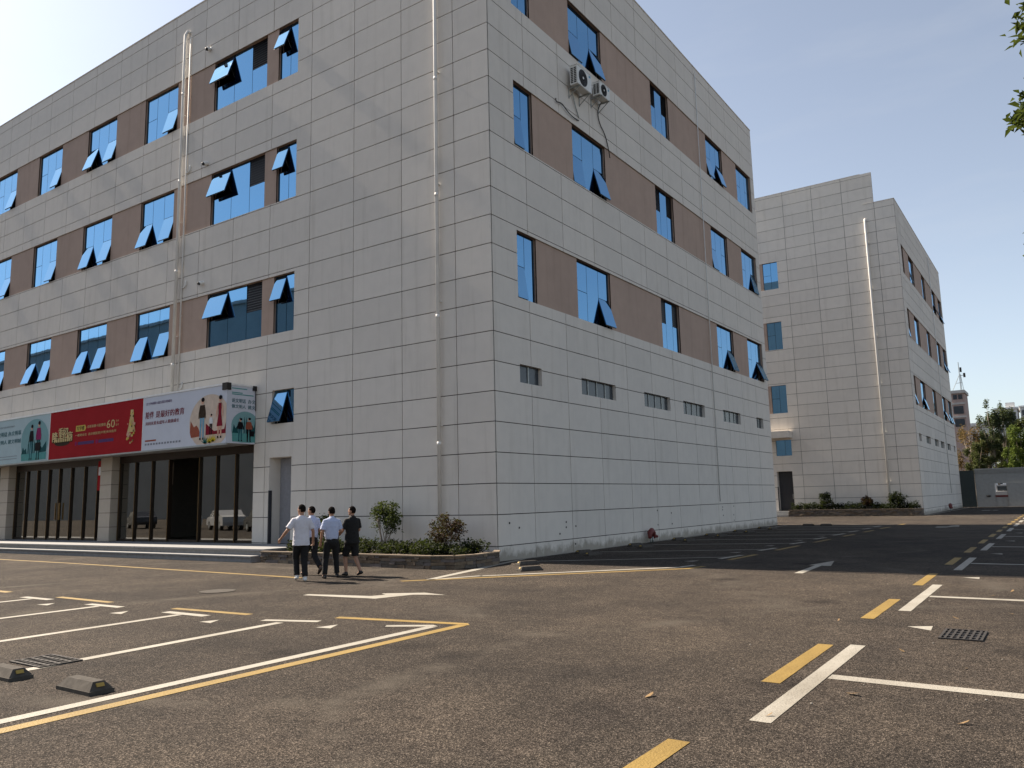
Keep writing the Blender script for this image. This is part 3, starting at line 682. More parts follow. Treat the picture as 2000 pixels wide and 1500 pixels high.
flat(ell(-17.84, 3.82, .07, .08, 14), 'ink_magenta', ban_r, 1); flat([(-17.7, 3.76), (-16.6, 3.76), (-16.6, 3.87), (-17.7, 3.87)], 'ink_purple', ban_r, 1)
flat(ell(-16.42, 3.82, .07, .08, 14), 'ink_magenta', ban_r, 1); flat([(-16.3, 3.76), (-15.33, 3.76), (-15.33, 3.87), (-16.3, 3.87)], 'ink_purple', ban_r, 1)
rg = random.Random(3)
flat([(-14.33, 4.75), (-14.17, 4.75), (-14.12, 4.4), (-14.08, 4.2), (-14.0, 4.0), (-14.5, 4.0), (-14.42, 4.2), (-14.36, 4.45)], 'ink_gold', ban_r, 1)
for i in range(46):
    z = rg.uniform(3.62, 4.68); hw = .1 if z > 4.3 else .24; x = -14.25+rg.uniform(-hw, hw); s = rg.uniform(.025, .06)
    flat([(x-s, z-s*.6), (x+s*.7, z-s), (x+s, z+s*.5), (x-s*.4, z+s)], rg.choice(['ink_gold', 'ink_olive', 'ink_label', 'ink_skin']), ban_r, 2+i % 3)
# --- teal handshake banners (front left, and end panel)
def handshake(par, pt, x0, x1, z0, z1, xm):
    w_ = x1-x0
    pts = [(max(x0, min(xm, x)), max(z0, z)) for x, z in ell((x0+x1)/2, (z0+z1)/2, w_*.52, (z1-z0)*.56, 30)]
    flat(pts, 'sign_teal', par, 1, pt)
    flat([(x0+w_*.03, z0+.28), (x0+w_*.08, z0+.55), (x0+w_*.14, z0+.42), (x0+w_*.2, z0+.5), (x0+w_*.24, z0+.28)], 'ink_darkteal', par, 2, pt)
    flat([(x0+w_*.66, z0+.28), (x0+w_*.74, z0+.55), (x0+w_*.8, z0+.45), (min(xm, x0+w_*.95), z0+.7), (min(xm, x0+w_*.96), z0+.3)], 'ink_darkteal', par, 2, pt)
    flat([(x0+w_*.04, z0+.02), (min(xm, x0+w_*.96), z0+.02), (min(xm, x0+w_*.97), z0+.28), (x0+w_*.02, z0+.28)], 'ink_midteal', par, 2, pt)
    for q in (.27, .43, .5): flat([(x0+w_*q, z0+.28), (x0+w_*(q+.04), z0+.28), (x0+w_*(q+.04), z0+.62), (x0+w_*(q+.02), z0+.8), (x0+w_*q, z0+.62)], 'ink_darkteal', par, 2, pt)
handshake(ban_t, fp, -22.0, -19.9, 3.36, 4.86, -19.83)
fig(ban_t, fp, -21.18, 4.74, 1.34, 'ink_hair', 'ink_teal', .16, n=3); fig(ban_t, fp, -20.62, 4.84, 1.46, 'ink_magenta', 'ink_darkteal', .17, n=3)
flat([(-20.82, 3.72), (-20.42, 3.72), (-20.42, 4.03), (-20.82, 4.03)], 'ink_hair', ban_t, 6)
text('说文明话 办文明事', -24.3, -22.05, 4.42, 4.61, 'ink_teal', ban_t, 2, fp, .016); text('做文明人 建文明城', -24.3, -22.03, 4.11, 4.28, 'ink_teal', ban_t, 2, fp, .016)
text('全力争创第六届全国文明城市', -24.3, -22.6, 4.76, 4.83, 'ink_grey', ban_t, 2)
for z in (3.5, 3.6): flat([(-24.3, z), (-22.3, z), (-22.3, z+.02), (-24.3, z+.02)], 'ink_grey', ban_t)
handshake(ban_e, ep, -.87, .14, 3.36, 4.26, -.015)
fig(ban_e, ep, -.56, 4.10, .70, 'ink_hair', 'ink_teal', .2, n=3); fig(ban_e, ep, -.25, 4.13, .74, 'ink_rust', 'ink_hair', .2, n=3)
flat([(-.2, 3.56), (-.06, 3.56), (-.06, 3.72), (-.2, 3.72)], 'ink_hair', ban_e, 6, ep)
text('说文明话', -.88, -.38, 4.56, 4.69, 'ink_teal', ban_e, 2, ep, .016); text('办文', -.30, -.03, 4.56, 4.69, 'ink_teal', ban_e, 2, ep, .016)
text('做文明人', -.88, -.38, 4.39, 4.51, 'ink_teal', ban_e, 2, ep, .016); text('建文', -.30, -.03, 4.39, 4.51, 'ink_teal', ban_e, 2, ep, .016)
for z, y1 in ((4.98, -.34), (4.85, -.5), (4.80, -.1)): flat([(-.88, z), (y1, z), (y1, z+.03), (-.88, z+.03)], 'ink_midteal', ban_e, 1, ep)
# ---------------------------------------------------------------- pipes, machines and small fittings on the walls
def downpipe(label, pts, r, brackets, mat='pvc', joints=()):
    o = empty('downpipe', pts[-1]); tag(o, label, 'drainpipe'); og = pts[-1]
    def part(b, n, m, sm=False):
        ob = bpy.data.objects.new(n, b.mesh(n, m, og, sm)); col.objects.link(ob); ob.parent = o
    part(MB().tube(pts, r, 14), 'pipe', mat, True)
    for b in brackets: part(MB().box(*b), 'bracket', mat)
    for j in joints: part(MB().tube([(j[0], j[1], j[2]-.05), (j[0], j[1], j[2]+.05)], r*1.06, 14), 'collar', mat, True)
    return o
yp = -.13
downpipe('stout white drainpipe down the front wall near the corner', [(-1.66, .02, 18.62), (-1.66, -.07, 18.66), (-1.66, yp, 18.55), (-1.66, yp, .34)], .052,
         [((-1.69, yp+.04, z), (-1.63, -.001, z+.02)) for z in (3.35, 6.6, 9.8, 13, 16.2)], joints=[(-1.66, yp, z) for z in (2.9, 6.2, 9.5, 12.8, 16.1)])
downpipe('tall white drainpipe rising from the shop sign past brown panels', [(-13.36, .02, 18.6), (-13.42, -.07, 18.66), (-13.46, yp, 18.5), (-13.46, yp, 5.14)], .058,
         [((-13.49, yp+.04, z), (-13.43, -.001, z+.02)) for z in (7.3, 11.4, 15.4)], joints=[(-13.46, yp, z) for z in (6.3, 9.6, 12.9, 16.2)])
o = downpipe('thin white condensate pipe beside the tall drainpipe on brown panels', [(-13.26, -.04, 18.4), (-13.26, -.04, 5.14)], .026, [((-13.28, -.03, z), (-13.24, -.001, z+.02)) for z in (8, 12, 16)])
for z in (5.45, 9.0, 13.2):
    b = MB().tube([(-13.26, -.04, z), (-13.12, -.04, z-.02), (-13.02, -.04, z+.06), (-13.02, -.04, z+.22)], .022, 8)
    ob = bpy.data.objects.new('branch', b.mesh('branch', 'pvc', (-13.26, -.04, 5.14), True)); col.objects.link(ob); ob.parent = o
downpipe('slim grey drainpipe down the shaded side wall', [(.03, 15.02, 19.3), (.03, 15.02, 1.2)], .016, [((.001, 15.0, z), (.02, 15.04, z+.02)) for z in (4, 8.9, 13.2, 17.4)], 'ac_white')
bx, by = 4.24-1.74, 37.2
downpipe('white drainpipe down the front of the far block', [(bx, by+.02, 18.5), (bx, by-.07, 18.55), (bx, by+yp, 18.4), (bx, by+yp, .5)], .07, [((bx-.1, by+yp+.03, z), (bx+.1, by-.001, z+.04)) for z in (2, 5, 8, 11, 14, 17)])
downpipe('slim grey drainpipe down the side of the far block', [(4.28, by+14.4, 19.2), (4.28, by+14.4, 1.2)], .022, [((4.241, by+14.35, z), (4.27, by+14.45, z+.03)) for z in (3, 9, 14)], 'ac_white')

def ac_unit(label, y0, y1, z0, z1, x0=.14, x1=.40):
    o = empty('air_conditioner', (0, (y0+y1)/2, z0)); tag(o, label, 'air conditioner', 'outdoor air conditioners on the side wall'); og = (0, (y0+y1)/2, z0)
    def part(b, n, m, par=o, sm=False):
        ob = bpy.data.objects.new(n, b.mesh(n, m, og, sm)); col.objects.link(ob); ob.parent = par; return ob
    h = z1-z0; L_ = y1-y0
    cs = part(MB().box((x0, y0+.012, z0), (x1-.012, y1-.012, z1)), 'casing', 'ac_white')
    part(MB().box((x0-.01, y0, z1), (x1+.005, y1, z1+.02)), 'lid', 'ac_white', cs)
    part(MB().box((x1-.012, y0+.02, z0+.015), (x1-.002, y1-.02, z1-.012)), 'front_plate', 'ac_white', cs)
    cy = y0+L_*.40; cz = z0+h*.5; r = h*.43
    g = MB().tube([(x1-.004, cy, cz), (x1+.004, cy, cz)], r, 28); fan = part(g, 'fan_grille', 'black')
    part(MB().tube([(x1+.004, cy, cz), (x1+.012, cy, cz)], r*.16, 14), 'fan_hub', 'ac_white', fan)
    ring = MB()
    for q in (.35, .55, .75, .95):
        pts = [(x1+.008, cy+r*q*math.cos(2*math.pi*i/24), cz+r*q*math.sin(2*math.pi*i/24)) for i in range(25)]; ring.tube(pts, .004, 4, False)
    for i in range(10):
        a = 2*math.pi*i/10; ring.tube([(x1+.008, cy+r*.16*math.cos(a), cz+r*.16*math.sin(a)), (x1+.008, cy+r*math.cos(a+.3), cz+r*math.sin(a+.3))], .004, 4, False)
    tag(part(ring, 'fan_guard', 'iron', fan), kind='stuff')
    sl_ = MB()
    for k in range(2):
        for i in range(9): sl_.box((x0+.03+k*.11, y0+.005, z0+.05+i*(h-.1)/9), (x0+.11+k*.11, y0+.011, z0+.05+(i+.62)*(h-.1)/9))
    tag(part(sl_, 'side_vent', 'black', cs), kind='stuff')
    part(MB().box((x1-.002, y0+L_*.80, z1-.12), (x1+.001, y0+L_*.92, z1-.05)), 'badge', 'ink_jean', cs)
    for y in (y0+L_*.15, y0+L_*.85):
        br = MB().box((0.001, y-.015, z0-.035), (x1+.03, y+.015, z0-.002)); br.tube([(.01, y, z0-.3), (x1-.02, y, z0-.03)], .014, 6); br.box((.001, y-.015, z0-.33), (.02, y+.015, z0-.035)); part(br, 'bracket', 'galv')
    return o
ac_unit('larger white air conditioner under the top-floor window on the side wall', 4.06, 4.97, 13.86, 14.47)
ac_unit('smaller white air conditioner right of the larger one on the side wall', 5.5, 6.2, 14.13, 14.57)
def cable(name, label, pts, r=.016, mat='iron'):
    # smooth the polyline
    P = [Vector(p) for p in pts]; out = []
    for i in range(len(P)-1):
        a, b, c, d = P[max(i-1, 0)], P[i], P[i+1], P[min(i+2, len(P)-1)]
        for t in (0, .25, .5, .75): out.append(.5*((2*b)+(c-a)*t+(2*a-5*b+4*c-d)*t*t+(3*b-a-3*c+d)*t**3))
    out.append(P[-1]); ob = MB().tube(out, r, 6).build(name, mat, None, origin=tuple(pts[-1]), smooth=True); tag(ob, label, 'cable'); return ob
cable('cable', 'dark cable sagging on the wall left below the larger air conditioner', [(.03, 3.37, 13.18), (.05, 3.38, 13.07), (.06, 3.65, 13.12), (.05, 4.01, 13.02), (.05, 4.29, 12.97), (.03, 4.72, 13.01)])
cable('refrigerant_pipe', 'straight slanting pipe below the larger air conditioner', [(.05, 4.32, 13.8), (.04, 4.52, 13.42), (.03, 4.73, 13.1)], .018, 'galv')
cable('cable', 'dark cable hanging from the smaller air conditioner down past the window', [(.2, 5.95, 14.08), (.06, 5.98, 13.88), (.03, 6.02, 13.68), (.03, 6.13, 13.46), (.03, 6.38, 13.26), (.03, 6.53, 13.07), (.04, 6.64, 12.75), (.03, 6.73, 12.51)])
for i, (x, z, t) in enumerate(((-12.09, 17.52, 'top'), (-12.06, 13.24, 'middle'), (-12.08, 8.98, 'lowest'))):
    o = empty('security_camera', (x, 0, z)); tag(o, 'white bullet security camera above the %s louvred window' % t, 'camera', 'security cameras on the front wall')
    def part(b, n, m):
        ob = bpy.data.objects.new(n, b.mesh(n, m, (x, 0, z), True)); col.objects.link(ob); ob.parent = o
    part(MB().tube([(x, -.001, z), (x, -.02, z)], .07, 16), 'base_plate', 'white_paint')
    part(MB().tube([(x, -.02, z), (x-.02, -.1, z-.03)], [.06, .075], 14, round_=True), 'housing', 'white_paint')
    part(MB().tube([(x-.024, -.13, z-.045), (x-.035, -.185, z-.065)], [.062, .05], 14), 'lens', 'black')

for y_, z_ in ((.52, .89), (.94, .76), (3.22, .82), (3.21, .68), (2.87, .52), (3.73, .69), (3.68, .21), (9.14, .99), (10.28, .88), (10.3, .51), (9.14, .52), (15.31, .98), (15.29, .87), (15.33, .65), (16.6, .99), (16.54, .64), (16.55, .42)):
    MB().tube([(.0005, y_, z_), (.006, y_, z_)], .028, 10).build('wall_plug', 'black', b1)
# ---------------------------------------------------------------- steps, planters
st = empty('entrance_steps', (-6.1, -1.1, 0)); tag(st, 'long grey stone steps in front of the shopfront', 'steps')
def spart(b, n, m):
    ob = bpy.data.objects.new(n, b.mesh(n, m, (-6.1, -1.1, 0))); col.objects.link(ob); ob.parent = st; return ob
L0 = -34
spart(MB().box((L0, -1.93, .001), (-6.32, .0, .283)).box((-6.32, -1.93, .001), (-6.1, -.0011, .283)), 'platform', 'granite')
spart(MB().box((L0, -2.0, .284), (-6.08, .1, .328)), 'platform_slab', 'granite')
spart(MB().box((L0, -2.24, .001), (-6.25, -1.931, .128)), 'lower_riser', 'granite')
spart(MB().box((L0, -2.29, .129), (-6.23, -2.0, .166)), 'lower_tread', 'granite')
x = -7.6
while x > -26:
    spart(MB().box((x-.006, -2.004, .285), (x+.006, -2.0015, .327)), 'slab_joint', 'joint'); x -= 1.5

def stone_wall(root, path, z0, z1, og, seed, thick=.16, rowh=.07):
    rg = random.Random(seed); cache = []
    for i in range(14):
        b = MB(); w_ = 1.0; vs_ = []
        for (x, y, z) in ((0, 0, 0), (1, 0, 0), (1, 1, 0), (0, 1, 0), (0, 0, 1), (1, 0, 1), (1, 1, 1), (0, 1, 1)):
            vs_.append((x+rg.uniform(-.03, .03), y*1+(rg.uniform(-.12, .12) if y == 0 else 0), z+rg.uniform(-.07, .07)))
        b.k = 1; b.hexa(vs_); cache.append(b.mesh('stone', 'ledge_stone_%d' % (i % 4)))
    # walk along the path
    pts = [Vector(p) for p in path]; z = z0; r = 0
    while z < z1-.01:
        h = min(rowh*rg.uniform(.8, 1.2), z1-z)
        for a, b in zip(pts[:-1], pts[1:]):
            d = b-a; ln = d.length; t = d/ln; n = Vector((t.y, -t.x)); s = rg.uniform(0, .1)*0; ang = math.atan2(t.y, t.x)
            while s < ln-.02:
                w_ = min(rg.uniform(.14, .42), ln-s)
                if ln-s-w_ < .08: w_ = ln-s
                p = a+t*(s+.004)+n*rg.uniform(.0, .022)
                ob = inst('stone', rg.choice(cache), root, (p.x-og[0], p.y-og[1], z+.003))
                ob.rotation_euler = (0, 0, ang); ob.scale = ((w_-.008)*U, thick*U, (h-.006)*U); s += w_
        z += h
def planter(label, path, z1, og, seed, capw=.12, fill=None):
    o = empty('stone_planter', og); tag(o, label, 'planter')
    stone_wall(o, path, .0, z1-.03, og, seed)
    cp = MB(); pts = [Vector(p) for p in path]
    for a, b in zip(pts[:-1], pts[1:]):
        t = (b-a).normalized(); n = Vector((t.y, -t.x)); q = [a+n*.03-t*.01, b+n*.03+t*.01, b-n*capw, a-n*capw]
        cp.hexa([(v.x, v.y, z1-.03) for v in q]+[(v.x, v.y, z1) for v in q])
    ob = bpy.data.objects.new('coping', cp.mesh('coping', 'ledge_stone_2', og)); col.objects.link(ob); ob.parent = o
    s = MB().poly([(x, y, z1-.05) for x, y in fill]); ob = bpy.data.objects.new('soil', s.mesh('soil', 'soil', og)); col.objects.link(ob); ob.parent = o
    return o
planter('low stone planter along the front wall, right of the steps', [(-6.05, -2.1), (-.2, -2.2), (.3, -2.0), (.5, -1.5), (.45, -.6), (.12, -.1)], .29, (-3, -1, 0), 5,
        fill=[(-6.05, -2.05), (-.2, -2.15), (.26, -1.95), (.45, -1.5), (.4, -.6), (.12, -.05), (-6.05, -.02)])
planter('long low stone planter in front of the far block', [(-3.25+.0, 35.9), (3.9, 35.9), (4.25, 36.2), (4.25, 37.1)], .42, (.5, 36.5, 0), 6,
        fill=[(-3.25, 36), (3.8, 36), (4.2, 36.2), (4.2, 37.15), (-3.25, 37.15)])
s2 = empty('entrance_steps', (-3.9, 36.4, 0)); tag(s2, 'short flight of grey steps at the far block door', 'steps')
for i in range(3):
    b = MB().box((-5.4, 36.0+.3*i, .001+.11*i), (-3.3, 37.19, .11*(i+1))); ob = bpy.data.objects.new('step', b.mesh('step', 'granite', (-3.9, 36.4, 0))); col.objects.link(ob); ob.parent = s2

# ---------------------------------------------------------------- wheel stops, grates, manhole, standpipes
def wheel_stop_mesh():
    L_, W, H, c = .50, .19, .092, .05
    b = MB(); b.hexa([(-L_/2, -W/2, .03), (L_/2, -W/2, .03), (L_/2, W/2, .03), (-L_/2, W/2, .03), (-L_/2+c, -.045, H), (L_/2-c, -.045, H), (L_/2-c, .045, H), (-L_/2+c, .045, H)])
    b.box((-L_/2-.008, -W/2-.008, 0), (L_/2+.008, W/2+.008, .03)); body = b.mesh('body', 'rubber')
    g = MB(); 
    for y in (-.075, -.06): g.box((-L_/2+.05, y-.002, .05), (L_/2-.05, y+.002, .058))
    r = MB()
    r.hexa([(L_/2-.022, -.03, .052), (L_/2-.018, .03, .052), (L_/2-.034, .03, .078), (L_/2-.036, -.03, .078), (L_/2-.006, -.03, .056), (L_/2-.006, .03, .056), (L_/2-.024, .03, .082), (L_/2-.024, -.03, .082)])
    refl = r.mesh('reflector', 'yellow_refl'); return body, refl
WB, WRF = wheel_stop_mesh()
def wheel_stop(x, y, rz, label, group=None):
    o = empty('wheel_stop', (x, y, 0), rz); tag(o, label, 'wheel stop', group)
    inst('body', WB, o); inst('reflector', WRF, o); a = inst('reflector', WRF, o); a.rotation_euler = (0, 0, math.pi)
wheel_stop(4.575, -12.09, .0, 'rubber wheel stop beside the yellow and white lot edge lines in front')
wheel_stop(3.41, -12.17, .0, 'rubber wheel stop at the left picture edge beside the drain grate')
wheel_stop(2.05, -1.72, R(62), 'sunlit wheel stop beside the yellow line, nearer of the two at the corner')
wheel_stop(1.2, -.52, R(62), 'sunlit wheel stop beside the wall line, farther of the two at the corner')
ORD = ('nearest', 'second', 'third', 'fourth', 'fifth', 'farthest')
for i, y in enumerate((2.85, 5.95, 9.2, 12.1, 15.1, 18.1)):
    for dx, dy, sd_ in ((.55, .3, 'wall-side'), (1.2, -.35, 'lane-side')):
        wheel_stop(dx, y+dy, R(75), 'dark %s wheel stop in the %s fully shaded bay along the side wall' % (sd_, ORD[i]), 'wheel stops in the shaded bays along the wall')
wheel_stop(1.7, 21.3, R(5), 'left of two wheel stops in the sunlit gap beyond the shadow')
wheel_stop(2.45, 21.3, R(5), 'right of two wheel stops in the sunlit gap beyond the shadow')
def grate(label, x0, x1, y0, y1, nx, ny):
    o = empty('drain_grate', ((x0+x1)/2, (y0+y1)/2, 0)); tag(o, label, 'drain'); og = ((x0+x1)/2, (y0+y1)/2, 0)
    def part(b, n, m):
        ob = bpy.data.objects.new(n, b.mesh(n, m, og)); col.objects.link(ob); ob.parent = o
    part(MB().poly([(x0, y0, .002), (x1, y0, .002), (x1, y1, .002), (x0, y1, .002)]), 'pit_shade', 'black')  # flat black sheet painted as the shade below the bars
    f = MB(); e = .022
    for a, b in (((x0, y0), (x1, y0+e)), ((x0, y1-e), (x1, y1)), ((x0, y0+e), (x0+e, y1-e)), ((x1-e, y0+e), (x1, y1-e))): f.box((a[0], a[1], .0022), (b[0], b[1], .014))
    part(f, 'rim', 'iron')
    for i in range(1, nx): x = x0+(x1-x0)*i/nx; part(MB().box((x-.011, y0+e, .0022), (x+.011, y1-e, .012)), 'bar', 'iron')
    for i in range(1, ny): y = y0+(y1-y0)*i/ny; part(MB().box((x0+e, y-.012, .0024), (x1-e, y+.012, .0125)), 'cross_bar', 'iron')
grate('iron drain grate in the right-hand bay beside a white wedge', 10.09, 10.47, -6.65, -6.03, 7, 4)
grate('iron drain grate in the left foreground bay by the white line', 2.68, 3.28, -11.84, -11.44, 7, 4)
mh = MB().tube([(-.97, -6.95, .001), (-.97, -6.95, .009)], .3, 28).build('manhole_cover', 'rubber', None, origin=(-.97, -6.95, 0)); tag(mh, 'round manhole cover in the lane left of the white arrow', 'manhole')
def standpipe(label, x, y, s):
    o = empty('fire_standpipe', (x, y, 0)); tag(o, label, 'standpipe'); og = (x, y, 0)
    def part(b, n, m):
        ob = bpy.data.objects.new(n, b.mesh(n, m, og, True)); col.objects.link(ob); ob.parent = o
    for dy in (-.06*s, .10*s): part(MB().tube([(x, y+dy, 0), (x, y+dy, .17*s)], .03*s, 10), 'riser', 'galv')
    part(MB().tube([(x, y-.10*s, .17*s), (x, y-.08*s, .30*s), (x, y+.04*s, .34*s), (x, y+.16*s, .26*s), (x, y+.18*s, .16*s)], [.06*s, .09*s, .1*s, .085*s, .06*s], 12, round_=True), 'valve_body', 'red_iron')
    part(MB().tube([(x, y+.16*s, .2*s), (x+.05*s, y+.3*s, .17*s)], [.05*s, .045*s], 10, round_=True), 'outlet', 'red_iron')
standpipe('dark red fire standpipe at the foot of the shaded side wall', .2, 8.15, 1.05)
standpipe('small dark standpipe at the foot of the far block side wall', 4.55, 47.5, 1.2)
# fallen leaves and grit
rl = random.Random(8)
def leafshape(x, y, s, rz, mat, name, label, cat, group):
    b = MB(); p = [(-s, 0, .006), (-.2*s, -.38*s, .012), (.55*s, -.3*s, .02), (s, .05*s, .028), (.45*s, .32*s, .016), (-.3*s, .3*s, .007)]
    c = math.cos(rz); d = math.sin(rz); p = [(x+a*c-e*d, y+a*d+e*c, z) for a, e, z in p]
    tag(b.poly(p).build(name, mat, None, origin=(x, y, .006)), label, cat, group)
for x, y, s in ((8.62, -10.1, .055), (9.86, -9.35, .06), (9.52, -10.2, .03), (10.45, -8.05, .035), (10.6, -9.8, .04), (9.0, -5.9, .03), (10.3, -2.9, .05), (10.5, -2.2, .05), (10.6, -4.6, .04), (9.9, -7.5, .03), (9.3, -12.2, .03), (10.1, -5.2, .035)):
    leafshape(x, y, s, rl.uniform(0, 6), 'leaf_dry', 'fallen_leaf', 'small dry fallen leaf on the asphalt around the right-hand bays', 'leaf', 'fallen leaves on the right-hand bays')
for i in range(16):
    x = rl.uniform(8.3, 11.0); y = rl.uniform(-10.5, 0); s = rl.uniform(.006, .011)
    b = MB().ball((x, y, s*.5), s, s*.8, s*.6, 6, 4); tag(b.build('pebble', 'litter', None, origin=(x, y, 0)), 'tiny pale pebble on the asphalt of the right-hand bays', 'pebble', 'pebbles on the right-hand bays')
# ---------------------------------------------------------------- plants
def leaf_mesh(name, mat, pts, size, seed, origin, up_bias=.5, jitter=.35, k=U, aspect=.5, droop=0):
    """pts: (n,3) leaf positions; each leaf a folded six-point blade"""
    rg = np.random.default_rng(seed); n = len(pts); pts = np.asarray(pts, float)
    d = rg.normal(size=(n, 3)); d[:, 2] = d[:, 2]*.5-droop; d /= np.linalg.norm(d, axis=1)[:, None]
    u = rg.normal(size=(n, 3)); u[:, 2] += up_bias*2.5
    s = np.cross(d, u); s /= np.linalg.norm(s, axis=1)[:, None]+1e-9; nn = np.cross(s, d)
    L_ = size*(1+rg.uniform(-jitter, jitter, n))[:, None]; w_ = L_*aspect
    tip = pts+d*L_-nn*L_*.18; mid = pts+d*L_*.5
    V = np.stack([pts, mid+s*w_*.5-nn*0+nn*w_*.12, tip, mid-s*w_*.5+nn*w_*.12], 1).reshape(-1, 3)
    V = (V-np.array(origin))*k
    me = bpy.data.meshes.new(name); F = np.arange(4*n).reshape(n, 4)
    tri = np.stack([F[:, [0, 1, 2]], F[:, [0, 2, 3]]], 1).reshape(-1, 3)
    me.vertices.add(4*n); me.vertices.foreach_set('co', V.ravel()); me.loops.add(6*n); me.loops.foreach_set('vertex_index', tri.ravel().astype(np.int32))
    me.polygons.add(2*n); me.polygons.foreach_set('loop_start', np.arange(0, 6*n, 3, dtype=np.int32)); me.polygons.foreach_set('loop_total', np.full(2*n, 3, np.int32))
    me.materials.append(MATS[mat]); me.update(calc_edges=True); return me
def clumps(cs, n, seed, shell=.55):
    """sample leaf points in ellipsoid clumps (cx,cy,cz,rx,ry,rz,weight)"""
    rg = np.random.default_rng(seed); w_ = np.array([c[6] for c in cs], float); w_ /= w_.sum(); idx = rg.choice(len(cs), n, p=w_)
    C_ = np.array(cs)[idx]; d = rg.normal(size=(n, 3)); d /= np.linalg.norm(d, axis=1)[:, None]
    r = shell+(1-shell)*rg.random(n); r *= np.where(rg.random(n) < .25, rg.random(n), 1)
    return C_[:, :3]+d*r[:, None]*C_[:, 3:6]
def add(o, n, me, og=None):
    ob = bpy.data.objects.new(n, me); col.objects.link(ob); ob.parent = o; return ob
def blob_clumps(c, r, n, seed, size=(.25, .45)):
    rg = random.Random(seed); out = []
    for i in range(n):
        v = Vector((rg.gauss(0, 1), rg.gauss(0, 1), rg.gauss(0, 1))).normalized()*rg.uniform(.35, 1.0)**.6; s = rg.uniform(*size)
        out.append((c[0]+v.x*r[0]*(1-s*.6), c[1]+v.y*r[1]*(1-s*.6), c[2]+v.z*r[2]*(1-s*.6), r[0]*s, r[1]*s, r[2]*s, s*s))
    return out
def shrub(name, label, x, y, z0, c, r, ncl, nleaf, size, mat, seed, stems=7, group=None, cat='shrub', stemmat='palebark', csize=(.25, .45)):
    o = empty(name, (x, y, z0)); tag(o, label, cat, group); og = (x, y, z0); rg = random.Random(seed)
    cl = blob_clumps(c, r, ncl, seed, csize); b = MB()
    for i in range(stems):
        q = rg.choice(cl); a = (x+rg.uniform(-.06, .06), y+rg.uniform(-.06, .06), z0-.02); m = (a[0]*.6+q[0]*.4+rg.uniform(-.05, .05), a[1]*.6+q[1]*.4, a[2]*.45+q[2]*.55)
        b.tube([a, m, (q[0], q[1], q[2])], [.014, .010, .005], 5)
    add(o, 'stems', b.mesh('stems', stemmat, og, True)); add(o, 'foliage', leaf_mesh('foliage', mat, clumps(cl, nleaf, seed), size, seed, og)); return o
shrub('tall_shrub', 'tall loose green shrub in the planter, right of the people', -2.92, -.8, .25, (-2.92, -.8, 1.08), (.62, .42, .45), 30, 1700, .075, 'leaf_green', 11, 14)
shrub('round_shrub', 'round reddish shrub in front of the white drainpipe', -.66, -1.0, .25, (-.72, -1.0, .75), (.50, .45, .46), 30, 2200, .062, 'leaf_red', 12, 8, csize=(.2, .36))
shrub('tall_shrub', 'green shrub half hidden behind the men in pale shirts', -5.0, -.8, .25, (-5.0, -.8, .82), (.42, .36, .46), 24, 1500, .07, 'leaf_green', 13, 10)
def hedge(label, x0, x1, y0, y1, zb, zt, n, size, mat, seed):
    o = empty('low_hedge', ((x0+x1)/2, (y0+y1)/2, zb)); tag(o, label, 'hedge'); og = ((x0+x1)/2, (y0+y1)/2, zb); rg = random.Random(seed); cl = []
    k = int((x1-x0)*10)
    for i in range(k):
        x = x0+(x1-x0)*(i+.5)/k; h = (zt-zb)*rg.uniform(.65, 1.12)
        cl.append((x, rg.uniform(y0+.2, y1-.2), zb+h*.5, .22, .26, h*.55, 1))
    add(o, 'foliage', leaf_mesh('foliage', mat, clumps(cl, n, seed, .5), size, seed, og))
    b = MB()
    for c in cl[::2]: b.tube([(c[0], c[1], zb-.03), (c[0], c[1], c[2])], [.01, .006], 5)
    add(o, 'stems', b.mesh('stems', 'trunk', og))
hedge('low dark hedge filling the planter along the front wall', -5.9, .2, -1.95, -.45, .22, .57, 11000, .07, 'leaf_dark', 21)
hedge('low dark hedge in the planter of the far block', -3.1, 4.1, 36.05, 37.0, .36, .85, 6000, .10, 'leaf_dark', 22)
for i, (x, r, lab, m) in enumerate(((-.35, .50, 'left of three clipped ball shrubs at the far block', 'leaf_dark'), (1.72, .36, 'small reddish ball shrub between two green ones', 'leaf_red'), (3.28, .52, 'dark ball shrub at the foot of the far drainpipe', 'leaf_dark'))):
    shrub('ball_shrub', lab, x-.75 if i == 0 else x-.45 if i == 1 else x-.3, 36.5, .38, (x-.75 if i == 0 else x-.45 if i == 1 else x-.3, 36.5, .42+r*1.25), (r, r*.9, r*.95), 26, 1800, .085, m, 31+i, 5, 'ball shrubs at the far block')

